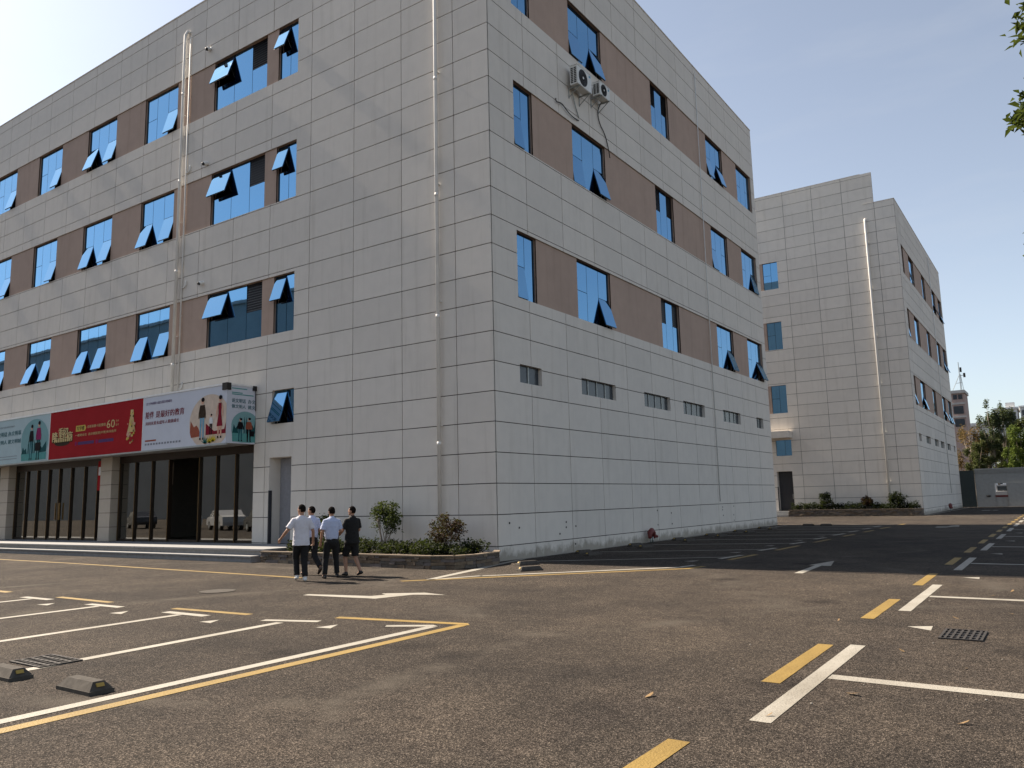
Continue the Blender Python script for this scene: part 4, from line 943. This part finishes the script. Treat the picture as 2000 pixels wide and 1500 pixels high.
def tree(name, label, x, y, h, spread, trunk_r, mat, seed, nleaf, size, bark='trunk', zlow=.35, group=None, ncl=22, csize=(.16, .32), lean=(0, 0), nb=10, shape=1.0):
    o = empty(name, (x, y, 0)); tag(o, label, 'tree', group); og = (x, y, 0); rg = random.Random(seed)
    c = (x+lean[0], y+lean[1], h*(zlow+1)/2); r = (spread, spread, h*(1-zlow)/2)
    cl = blob_clumps(c, r, ncl, seed, csize); b = MB(); zt = h*zlow
    top = (x+lean[0]*.8, y+lean[1]*.8, h*.82)
    b.tube([(x, y, -.05), (x+lean[0]*.15, y, zt*.6), (x+lean[0]*.4, y+lean[1]*.4, h*.5), top], [trunk_r, trunk_r*.75, trunk_r*.5, trunk_r*.15], 8)
    tk = add(o, 'trunk', b.mesh('trunk', bark, og, True))
    b = MB()
    for i in range(nb):
        q = cl[i % len(cl)]; t = rg.uniform(.3, .75); z = zt*.6+(h*.82-zt*.6)*t*.8; f = min(1, z/h/.8)
        a = (x+lean[0]*f*.8, y+lean[1]*f*.8, min(z, q[2]-.1)); m = ((a[0]+q[0])/2, (a[1]+q[1])/2, (a[2]+q[2])/2+.12)
        b.tube([a, m, q[:3]], [trunk_r*.4, trunk_r*.25, trunk_r*.08], 6)
    add(o, 'branches', b.mesh('branches', bark, og, True))
    add(o, 'crown', leaf_mesh('crown', mat, clumps(cl, nleaf, seed, .35), size, seed, og)); return o
G_ = 'trees beyond the gate wall'
tree('bare_tree', 'nearly bare brownish tree beyond the dark gate', 4.75, 66, 7.9, 1.6, .10, 'leaf_autumn', 41, 3600, .15, 'palebark', .25, G_, 34, (.16, .3), (-.2, 0), 22)
tree('slender_tree', 'slender grey-green tree with forked pale trunk behind the gate wall', 6.55, 66, 9.5, 1.05, .11, 'leaf_grey', 42, 3600, .18, 'palebark', .42, G_, 16, (.2, .36), (-.45, 0), 14)
tree('slender_tree', 'tallest thin dark tree against the white apartment block', 7.2, 67, 9.6, 1.05, .10, 'leaf_grey', 43, 3200, .18, 'palebark', .42, G_, 14, (.2, .36), (.15, 0), 14)
tree('leafy_tree', 'bright green leafy tree at the right picture edge', 8.35, 65, 7.2, 1.35, .10, 'leaf_bright', 44, 7000, .15, 'trunk', .38, G_, 24, (.2, .36), (.2, 0))
tree('leafy_tree', 'yellowish green tree between the bare tree and the slender one', 5.75, 68, 7.1, 1.5, .10, 'leaf_far', 45, 6500, .17, 'trunk', .4, G_, 20)
tree('leafy_tree', 'low dark green tree behind the dark gate', 5.35, 64, 5.9, 1.35, .09, 'leaf_far', 46, 7500, .15, 'trunk', .4, G_, 20)
tree('leafy_tree', 'low bright green bush-like tree above the gate wall', 7.75, 63.5, 5.2, .75, .07, 'leaf_bright', 47, 3600, .13, 'trunk', .5, G_, 16)
tree('leafy_tree', 'dark green tree right behind the low bright one', 8.9, 70, 8.6, 1.6, .11, 'leaf_far', 48, 6500, .18, 'trunk', .45, G_, 20)
tree('leafy_tree', 'dim green tree in the middle behind the gate wall', 6.9, 71, 6.9, 1.8, .11, 'leaf_far', 49, 8000, .18, 'trunk', .38, G_, 22)

# tree just outside the right picture edge; only outer twigs reach into view
def edge_tree():
    x, y = 13.6, -5.6; o = empty('street_tree', (x, y, 0)); tag(o, 'green broadleaf tree whose twig tips enter at the right edge', 'tree'); og = (x, y, 0); rg = random.Random(5)
    b = MB().tube([(x, y, -.05), (x+.05, y, 1.6), (x-.05, y+.05, 3.4), (x-.1, y, 6.5)], [.17, .14, .11, .03], 10); add(o, 'trunk', b.mesh('trunk', 'trunk', og, True))
    tips = [((11.42, -6.5, 6.15), .13, 26), ((11.52, -6.6, 6.36), .14, 24), ((11.36, -6.5, 5.93), .06, 8), ((11.24, -6.52, 5.08), .09, 15), ((11.36, -6.5, 5.17), .13, 34), ((11.33, -6.46, 5.34), .09, 14), ((11.42, -6.46, 5.0), .09, 15), ((11.52, -6.42, 5.25), .16, 40), ((11.30, -6.5, 5.08), .07, 10),
            ((11.245, -6.31, 3.78), .045, 10), ((11.33, -6.33, 3.9), .10, 18), ((11.35, -6.37, 4.48), .07, 9)]
    br = MB(); pts = []
    for (c, r, n) in tips:
        m = ((c[0]+x)/2+rg.uniform(-.1, .1), (c[1]+y)/2, (c[2]*.6+.4*max(2.2, c[2]-1.2)))
        br.tube([(x-.02, y, max(2.0, c[2]-1.4)), m, (c[0]+.05, c[1], c[2]+.02)], [.035, .02, .009], 6)
        for i in range(int(n*1.9)): pts.append((c[0]+rg.gauss(0, r*.6), c[1]+rg.gauss(0, r), c[2]+rg.gauss(0, r*.6)))
    cl = blob_clumps((14.0, -5.6, 5.4), (1.75, 1.9, 2.0), 60, 5, (.18, .3)); cl = [q for q in cl if q[0]-q[3] > 12.0+.0*q[2]]
    for q in cl[:24]: br.tube([(x, y, max(2.2, q[2]-1.2)), ((x+q[0])/2, (y+q[1])/2, q[2]-.4), q[:3]], [.04, .02, .006], 6)
    add(o, 'branches', br.mesh('branches', 'trunk', og, True))
    P = np.vstack([np.array(pts), clumps(cl, 5200, 5, .4)])
    add(o, 'crown', leaf_mesh('crown', 'leaf_edge', P, .105, 5, og, .8, .3, U, .46, .35))
edge_tree()

# ---------------------------------------------------------------- people
def fuse(b, name, mat, parent, voxel, smooth=4, wrinkle=0, seed=0, fac=.5):
    me = b.mesh(name, mat); t = bpy.data.objects.new('tmp', me)
    m = t.modifiers.new('r', 'REMESH'); m.mode = 'VOXEL'; m.voxel_size = voxel; m.use_smooth_shade = True
    if smooth: s = t.modifiers.new('s', 'SMOOTH'); s.iterations = smooth; s.factor = fac
    out = evaluate(t); bpy.data.meshes.remove(me)
    if wrinkle:
        sd = Vector((seed*3.1, seed*1.7, 0))
        nv = len(out.vertices); co = np.empty(nv*3); nr = np.empty(nv*3); out.vertices.foreach_get('co', co); out.vertex_normals.foreach_get('vector', nr)
        co = co.reshape(-1, 3); nr = nr.reshape(-1, 3)
        d = np.array([noise.noise(Vector((p[0], p[1], p[2]*1.6))*11+sd)+.6*noise.noise(Vector((p[0], p[1], p[2]*1.6))*23+sd) for p in co])
        out.vertices.foreach_set('co', (co+nr*(wrinkle*d)[:, None]).ravel()); out.update()
    out.name = name; out.materials.clear(); out.materials.append(MATS[mat])
    ob = bpy.data.objects.new(name, out); col.objects.link(ob)
    if parent: ob.parent = parent
    return ob
def hand(b, wr, d, side, nrm, curl=.5, thumb=1):
    wr, d, side, nrm = Vector(wr), Vector(d).normalized(), Vector(side).normalized(), Vector(nrm).normalized()
    b.tube([wr-d*.01, wr+d*.04, wr+d*.085], [.026, .036, .036], 8, True, [.02, .017, .014], True)
    for i, (o_, ln) in enumerate(((-.027, .065), (-.009, .075), (.009, .072), (.027, .055))):
        p = wr+d*.085+side*o_; q1 = p+(d*math.cos(curl)+nrm*math.sin(curl))*ln*.5; q2 = q1+(d*math.cos(curl*2.2)+nrm*math.sin(curl*2.2))*ln*.5
        b.tube([p-d*.012, q1, q2], [.0095, .0088, .0075], 6, True, None, True)
    p = wr+d*.03-side*.03*thumb; q = p+(d*.6-side*.6*thumb+nrm*.35).normalized()*.035; b.tube([p+side*.012*thumb, q, q+(d*.85+nrm*.4).normalized()*.03], [.012, .0105, .0085], 6, True, None, True)
def person(label, x, y, hx, hy, h, arms, legs, shirt, pants, shoe, headturn=0, tuck=False, shorts=False, polo=False, extra=None, seed=1):
    s = h/1.72; rz = math.atan2(-hx, hy)
    def V_(p): return (p[0]*s, p[1]*s, p[2]*s)
    B = MB(1)
    tors = [((0, 0, 1.0), .10, .075), ((0, 0, 1.04), .115, .08), ((0, .005, 1.12), .125, .088), ((0, .0, 1.27), .145, .098), ((0, -.005, 1.36), .145, .085), ((0, -.005, 1.43), .08, .06)]
    B.tube([V_(p) for p, _, _ in tors], [a*s for _, a, _ in tors], 14, True, [c*s for _, _, c in tors], True)
    B.tube([V_((0, 0, 1.43)), V_((0, .012, 1.52))], [.062*s, .054*s], 10)
    ht = Matrix.Rotation(headturn, 3, 'Z'); hc = Vector((0, .02, 1.615))
    def Hd(p): return tuple((hc+ht @ Vector(p))*s)
    hb = MB(1); hb.ball((0, 0, .0), .074, .092, .108, 14, 10); hb.ball((0, .03, -.055), .052, .058, .055, 10, 7)
    hb.tube([(0, .088, .01), (0, .108, -.022), (0, .092, -.03)], [.010, .014, .010], 6, True, None, True)
    hb.ball((0, .09, -.062), .022, .008, .008, 8, 5); hb.ball((0, .075, -.095), .025, .02, .018, 8, 5)
    for sx in (-1, 1): hb.ball((sx*.076, -.005, -.01), .012, .022, .034, 8, 6); hb.ball((sx*.03, .078, .014), .012, .010, .006, 6, 5)
    n0 = len(B.v); B.v += [Hd(p) for p in hb.v]; B.f += [tuple(i+n0 for i in f) for f in hb.f]
    for sd, (el, wr, hd, curl) in zip((-1, 1), arms):
        sh = Vector((sd*.158, -.005, 1.355)); el = Vector(el); wr = Vector(wr)
        B.tube([V_(sh), V_(sh.lerp(el, .5)), V_(el), V_(el.lerp(wr, .35)), V_(wr)], [.044*s, .043*s, .038*s, .037*s, .025*s], 10, True, None, True)
        d = (Vector(hd)-wr).normalized() if hd else (wr-el).normalized(); sdv = d.cross(Vector((0, 0, 1))) if abs(d.z) < .8 else Vector((0, 1, 0)); nr = d.cross(sdv)
        if nr.x*sd > 0: nr = -nr
        hand(B, V_(wr), d, sdv, nr, curl, 1)
    for sd, (kn, an, toe) in zip((-1, 1), legs):
        hp = Vector((sd*.085, 0, .90)); kn = Vector(kn); an = Vector(an); toe = Vector(toe)
        B.tube([V_(hp-Vector((0,0,.04))), V_(hp.lerp(kn, .5)), V_(kn), V_(kn.lerp(an, .35)), V_(an)], [.070*s, .068*s, .052*s, .052*s, .036*s], 12, True, None, True)
        B.tube([V_(an), V_(an.lerp(toe, .5)), V_(toe)], [.038*s, .036*s, .03*s], 8, True, None, True)
    body = fuse(B, 'person', 'skin', None, .0085, 3); body.location = (x*U, y*U, 0); body.rotation_euler = (0, 0, rz)
    tag(body, label, 'person', 'people walking to the side door')
    # hair cap
    H_ = MB(1); hh = MB(1); hh.ball((0, -.008, .018), .083, .098, .108, 18, 14)
    keep = [i for i, p in enumerate(hh.v) if not ((p[1] > .035 and p[2] < .065) or (p[2] < -.035 and p[1] > -.02) or p[2] < -.065 or (abs(p[0]) > .06 and p[2] < .0 and p[1] > -.03))]
    ks = set(keep); H_.v = [Hd((p[0]+.004*noise.noise(Vector(p)*40), p[1], p[2]+.006*noise.noise(Vector(p)*30))) for p in hh.v]; H_.f = [f for f in hh.f if all(i in ks for i in f)]
    ho = H_.build('hair', 'hair', body, smooth=True); sm = ho.modifiers.new('s', 'SOLIDIFY'); sm.thickness = .012; sm.offset = -.6
    # shirt
    S_ = MB(1); hem = .93 if tuck else .80
    prof = [((0, 0, hem), .200, .158), ((0, .0, hem+.10), .195, .152), ((0, .005, 1.12), .178, .135), ((0, 0, 1.27), .178, .128), ((0, -.008, 1.38), .182, .112), ((0, -.008, 1.435), .135, .085), ((0, .0, 1.475), .072, .066)]
    if tuck: prof[0] = ((0, 0, hem), .150, .112); prof[1] = ((0, 0, hem+.07), .168, .128)
    S_.tube([V_(p) for p, _, _ in prof], [a*s for _, a, _ in prof], 20, True, [c*s for _, _, c in prof])
    for sd, (el, wr, hd, curl) in zip((-1, 1), arms):
        sh = Vector((sd*.165, -.005, 1.385)); el = Vector(el)
        S_.tube([V_(sh-Vector((sd*.05, 0, -.01))), V_(sh), V_(sh.lerp(el, .35)), V_(sh.lerp(el, .80))], [.052*s, .060*s, .068*s, .076*s], 14)
    if shirt != 'shirt_white' or polo: S_.tube([V_((0, .004, 1.455)), V_((0, .012, 1.50))], [.070*s, .064*s], 14)
    fuse(S_, 'shirt', shirt, body, .0105, 3, .006, seed)
    # trousers or shorts
    T_ = MB(1); T_.tube([V_((0, 0, .99)), V_((0, 0, .92)), V_((0, -.01, .86)), V_((0, 0, .80))], [.145*s, .160*s, .160*s, .13*s], 18, True, [.108*s, .118*s, .125*s, .11*s])
    T_.tube([V_((-.10, 0, .80)), V_((0, 0, .785)), V_((.10, 0, .80))], [.085*s, .085*s, .085*s], 12)
    for sd, (kn, an, toe) in zip((-1, 1), legs):
        hp = Vector((sd*.085, 0, .88)); kn = Vector(kn); an = Vector(an)
        if shorts: e = hp.lerp(kn, .98); T_.tube([V_(hp), V_(hp.lerp(kn, .5)), V_(e)], [.095*s, .098*s, .092*s], 14)
        else:
            e = kn.lerp(an, .95); T_.tube([V_(hp), V_(hp.lerp(kn, .5)), V_(kn), V_(kn.lerp(an, .5)), V_(e)], [.098*s, .092*s, .076*s, .070*s, .066*s], 14, True)
    fuse(T_, 'shorts' if shorts else 'trousers', pants, body, .0105, 3, .005, seed+5)
    for sd, (kn, an, toe) in zip((-1, 1), legs):
        an = Vector(an); toe = Vector(toe); d = (toe-an); d2 = Vector((d.x, d.y, 0)).normalized(); F_ = MB(1)
        heel = an-d2*.05-Vector((0, 0, .045)) if abs(d.z) < .07 else an-d.normalized()*.02+Vector((0, -.05, -.04))
        tp = toe+Vector((0, 0, -.005)); m = heel.lerp(tp, .55)+Vector((0, 0, .012))
        F_.tube([V_(heel), V_(heel.lerp(tp, .25)+Vector((0, 0, .012))), V_(m), V_(tp)], [.036*s, .042*s, .047*s, .036*s], 12, True, [.034*s, .042*s, .036*s, .024*s], True)
        F_.tube([V_(an+Vector((0, 0, .02))), V_(an-Vector((0, 0, .03)))], [.046*s, .048*s], 10)
        fuse(F_, 'shoe', shoe, body, .008, 3)
    if extra: extra(body, s)
    return body
def phone(b, s): MB(1).box((.285*s, .13*s, .70*s), (.296*s, .20*s, .84*s)).build('held_phone', 'black', b)
# pose values in metres for a 1.72 m figure facing +Y
ppl1 = person('man in a loose white T-shirt, black trousers and white sneakers, arm swung out', -1.0, -5.1, -.86, .50, 1.73,
    (((-.33, -.03, 1.14), (-.43, .12, .98), None, .5), ((.27, .0, 1.12), (.295, .10, .88), None, .9)),
    (((-.09, .13, .50), (-.08, .02, .12), (-.085, .16, .045)), ((.07, -.02, .49), (.07, -.16, .09), (.075, -.02, .035))), 'shirt_white', 'cloth_black', 'shoe_white', .7, False, extra=phone, seed=1)
person('man in a pale shirt and dark trousers walking beside the planter, leftmost pale shirt', -1.82, -4.12, -.985, .17, 1.68,
    (((-.22, .08, 1.14), (-.2, .24, .98), None, .5), ((.22, -.02, 1.13), (.2, .16, .98), None, .5)),
    (((-.09, .16, .51), (-.09, .16, .09), (-.09, .31, .035)), ((.08, -.02, .48), (.08, -.30, .20), (.08, -.22, .05))), 'shirt_blue', 'cloth_navy', 'shoe_brown', .45, True, seed=2)
person('man in a tucked pale blue short-sleeved shirt and black trousers, mid-stride', -.86, -4.45, -.88, .47, 1.66,
    (((-.24, -.02, 1.12), (-.25, .07, .87), None, .5), ((.23, .02, 1.13), (.22, .22, 1.02), None, .5)),
    (((-.13, .05, .48), (-.17, -.04, .085), (-.18, .10, .035)), ((.13, .09, .49), (.16, .06, .085), (.17, .21, .035))), 'shirt_blue', 'cloth_black', 'shoe_black', .15, True, seed=3)
person('man in a black polo shirt and black shorts with bare calves, rightmost', -.80, -3.95, -.975, .22, 1.66,
    (((-.24, .06, 1.13), (-.18, .28, 1.04), None, .6), ((.22, .02, 1.13), (.1, .26, 1.02), None, .6)),
    (((-.10, .16, .50), (-.11, .10, .09), (-.11, .25, .035)), ((.09, .0, .48), (.1, -.24, .12), (.1, -.12, .04))), 'cloth_black', 'cloth_black', 'shoe_black', .5, False, True, True, seed=4)
# black bag held in front of the rightmost man
bg_ = empty('hand_bag', (-1.08, -4.08, .60)); bg_.rotation_euler = (0, 0, R(50)); tag(bg_, 'black bag carried low between the two rightmost men', 'bag')
MB().hexa([(-.02, -.13, -.14), (.05, -.13, -.14), (.05, .13, -.14), (-.02, .13, -.14), (0, -.11, .10), (.03, -.11, .10), (.03, .11, .10), (0, .11, .10)]).build('bag_body', 'cloth_black', bg_)
MB().tube([(.015, -.07, .1), (.015, -.05, .2), (.015, .05, .2), (.015, .07, .1)], .008, 6).build('handle', 'cloth_black', bg_)
# ---------------------------------------------------------------- gate wall and the town beyond
gw = empty('gate_wall', (7.5, 60, 0)); tag(gw, 'pale tiled wall with an opening, closing the far end of the lane', 'wall', kind='thing'); og = (7.5, 60, 0)
def gp(b, n, m, par=gw):
    ob = bpy.data.objects.new(n, b.mesh(n, m, og)); col.objects.link(ob); ob.parent = par; return ob
w_ = MB(); y0, y1 = 60, 60.35
for a, b in (((5.2, 0), (6.52, 3.0)), ((7.35, 0), (24, 1.88)), ((6.52, 1.88), (24, 3.0)), ((6.52, 0), (7.35, .92))): w_.box((a[0], y0, a[1]), (b[0], y1, b[1]))
gp(w_, 'wall_body', 'gate_tile'); gp(MB().box((5.18, y0-.05, 3.001), (24, y1+.05, 3.10)), 'coping', 'gate_tile')
for i in range(46): gp(MB().box((5.25+i*.1, y0-.06, 2.72), (5.31+i*.1, y0-.002, 2.98)), 'coping_tile', 'gate_tile')
gp(MB().box((6.52, y0-.06, .78), (7.4, y0-.002, .93)), 'ledge', 'red_iron'); gp(MB().box((7.4, y0-.10, 0), (24, y0-.002, 1.86)), 'lower_screen', 'gate_tile')
gp(MB().box((6.58, y0-.05, .02), (7.0, y0-.004, .76)), 'low_door', 'gate_tile')
gp(MB().ball((6.05, y0-.06, .88), .16, .06, .09, 10, 6), 'wall_box', 'black')
gt = MB().box((4.12, 59.9, 0), (5.17, 60.0, 2.98)).build('gate_leaf', 'gate_green', None, origin=(4.6, 60, 0)); tag(gt, 'tall dark green metal gate leaf beside the far block', 'gate')
# white things seen through the opening
pv = MB().box((6.3, 63, 0), (7.6, 66, 1.2)).box((6.4, 63.3, 1.2), (7.5, 65.5, 1.75)).build('parked_van', 'car_white', None, origin=(6.9, 64, 0)); tag(pv, 'white van glimpsed through the wall opening', 'van')
MB().box((6.5-6.9, 63.28-64, 1.25), (7.4-6.9, 63.299-64, 1.65)).build('windscreen', 'far_glass', pv)
for x_ in (6.42, 7.48): MB().tube([(x_-6.9-.08, 63.6-64, .25), (x_-6.9+.08, 63.6-64, .25)], .25, 14).build('wheel', 'rubber', pv)

def flats(name, label, x0, x1, y0, y1, h, nx, nz_, wallm, z0=1.0, roofbits=()):
    o = empty(name, ((x0+x1)/2, y0, 0)); tag(o, label, 'building'); og = ((x0+x1)/2, y0, 0)
    def part(b, n, m, par=o):
        ob = bpy.data.objects.new(n, b.mesh(n, m, og)); col.objects.link(ob); ob.parent = par; return ob
    part(MB().box((x0, y0, 0), (x1, y1, h)), 'walls', wallm)
    dx = (x1-x0)/nx; dz = (h-z0)/nz_
    for i in range(nx):
        for j in range(nz_):
            a = x0+dx*(i+.22); b = x0+dx*(i+.78); c = z0+dz*(j+.3); d = z0+dz*(j+.78)
            wn = part(MB().box((a, y0-.03, c), (b, y0-.002, d)), 'window', 'far_glass'); part(MB().box((a-.1, y0-.12, c-.12), (b+.1, y0-.001, c-.02)), 'sill', wallm, wn)
    part(MB().box((x0-.3, y0-.3, h), (x1+.3, y1+.3, h+.4)), 'roof', wallm)
    for (a, b, c, d) in roofbits: part(MB().box((a, y0+1, h+.4), (b, y0+3, h+.4+c)), 'roof_hut', wallm)
    return o
flats('apartment_block', 'white apartment block far behind the thin trees', -.3, 3.75, 200, 212, 19.6, 3, 6, 'far_white', roofbits=((1.6, 3.4, 1.2, 0),))
flats('apartment_block', 'pale apartment block at the right edge behind the trees', 4.3, 12, 205, 216, 20.2, 6, 7, 'far_white')
flats('low_white_building', 'low white building half hidden behind the trees', 1.5, 8, 120, 130, 4.6, 5, 1, 'far_white')
flats('low_white_building', 'small white house glimpsed between bare twigs', 2.0, 4.2, 100, 106, 9.3, 2, 2, 'far_white')
# tower with the aerial
tw = empty('stair_tower', (2.0, 90, 0)); tag(tw, 'pinkish tower with dark top windows and an aerial mast', 'tower'); og = (2.0, 90, 0)
def tp_(b, n, m, par=tw):
    ob = bpy.data.objects.new(n, b.mesh(n, m, og)); col.objects.link(ob); ob.parent = par; return ob
tp_(MB().box((.4, 90, 0), (2.6, 94, 12.6)), 'walls', 'tower_pink'); tp_(MB().box((.3, 89.8, 12.6), (2.72, 94.2, 12.95)), 'roof', 'concrete')
tp_(MB().box((1.45, 89.96, 11.9), (1.85, 89.99, 12.45)), 'window', 'far_glass'); tp_(MB().box((1.98, 89.96, 11.9), (2.4, 89.99, 12.45)), 'window', 'far_glass')
for z in (8.7, 10.2): tp_(MB().box((1.4, 89.96, z), (2.4, 89.99, z+.9)), 'window', 'far_glass')
for z in (11.3, 9.75): tp_(MB().box((.38, 89.9, z), (2.64, 89.999, z+.2)), 'band', 'concrete')
mx = 2.25
am = tp_(MB().tube([(mx, 91, 12.9), (mx, 91, 16.4)], .04, 6).tube([(mx-.9, 91, 12.95), (mx, 91, 14.9)], .03, 5).tube([(mx+.3, 91, 12.95), (mx+.12, 91, 14.9)], .03, 5).tube([(mx-.4, 91, 13.9), (mx+.2, 91, 13.95)], .03, 5).tube([(mx+.1, 91, 13), (mx+.1, 91, 15)], .03, 5), 'aerial_mast', 'galv')
tp_(MB().box((mx+.08, 90.9, 15.2), (mx+.28, 91.1, 15.75)), 'antenna', 'iron', am); tp_(MB().box((mx+.4, 90.9, 14.55), (mx+.62, 91.1, 15.05)).tube([(mx+.1, 91, 14.8), (mx+.4, 91, 14.8)], .03, 5), 'antenna', 'iron', am)

# ---------------------------------------------------------------- across the lot, seen only as reflections
o = flats('factory_block', 'long pale block across the lot, mirrored dark in the lower windows', -150, -36, -58, -46, 27, 30, 6, 'opp_wall')
o.rotation_euler = (0, 0, 0)
for w__ in [c for c in o.children if c.name.startswith('window')]: pass
def car(label, x, y, rz, mat):
    o = empty('parked_car', (x, y, 0), rz); tag(o, label, 'car', 'cars parked across the lot')
    prof = [(-1.85, .30), (-1.88, .62), (-1.55, .80), (-.95, .86), (-.45, 1.22), (.75, 1.25), (1.35, .92), (1.80, .84), (1.86, .5), (1.84, .30)]
    b = MB(); b.prism([(px, -.72, pz) for px, pz in prof], (0, 1.44, 0)); bo = b.build('body', mat, o)
    g = MB(); gp_ = [(-.86, .87), (-.42, 1.17), (.72, 1.19), (1.2, .93)]
    for yy in (-.728, .722): g.prism([(px, yy, pz) for px, pz in gp_], (0, .006, 0))
    g.build('side_windows', 'far_glass', o); 
    for px in (-1.2, 1.15):
        for yy in (-.62, .62): wo_ = MB().tube([(px, yy-.1, .28), (px, yy+.1, .28)], .28, 18).build('wheel', 'rubber', o); MB().tube([(px, yy-.105, .28), (px, yy+.105, .28)], .16, 14).build('rim', 'steel', wo_)
for i, (x, y, m) in enumerate(((-21, -13.5, 'car_white'), (-26.5, -14, 'car_dark'), (-33, -16, 'car_white'), (-39, -17, 'car_white'), (-46, -18, 'car_dark'))):
    car(['white car across the lot, mirrored in the right shop glass', 'dark car across the lot, mirrored in the shop glass', 'white car mirrored in the middle shop glass', 'white car mirrored in the left shop glass', 'dark car mirrored at the left end of the shop glass'][i], x, y, R(20), m)
bpy.data.scenes.remove(TMP)
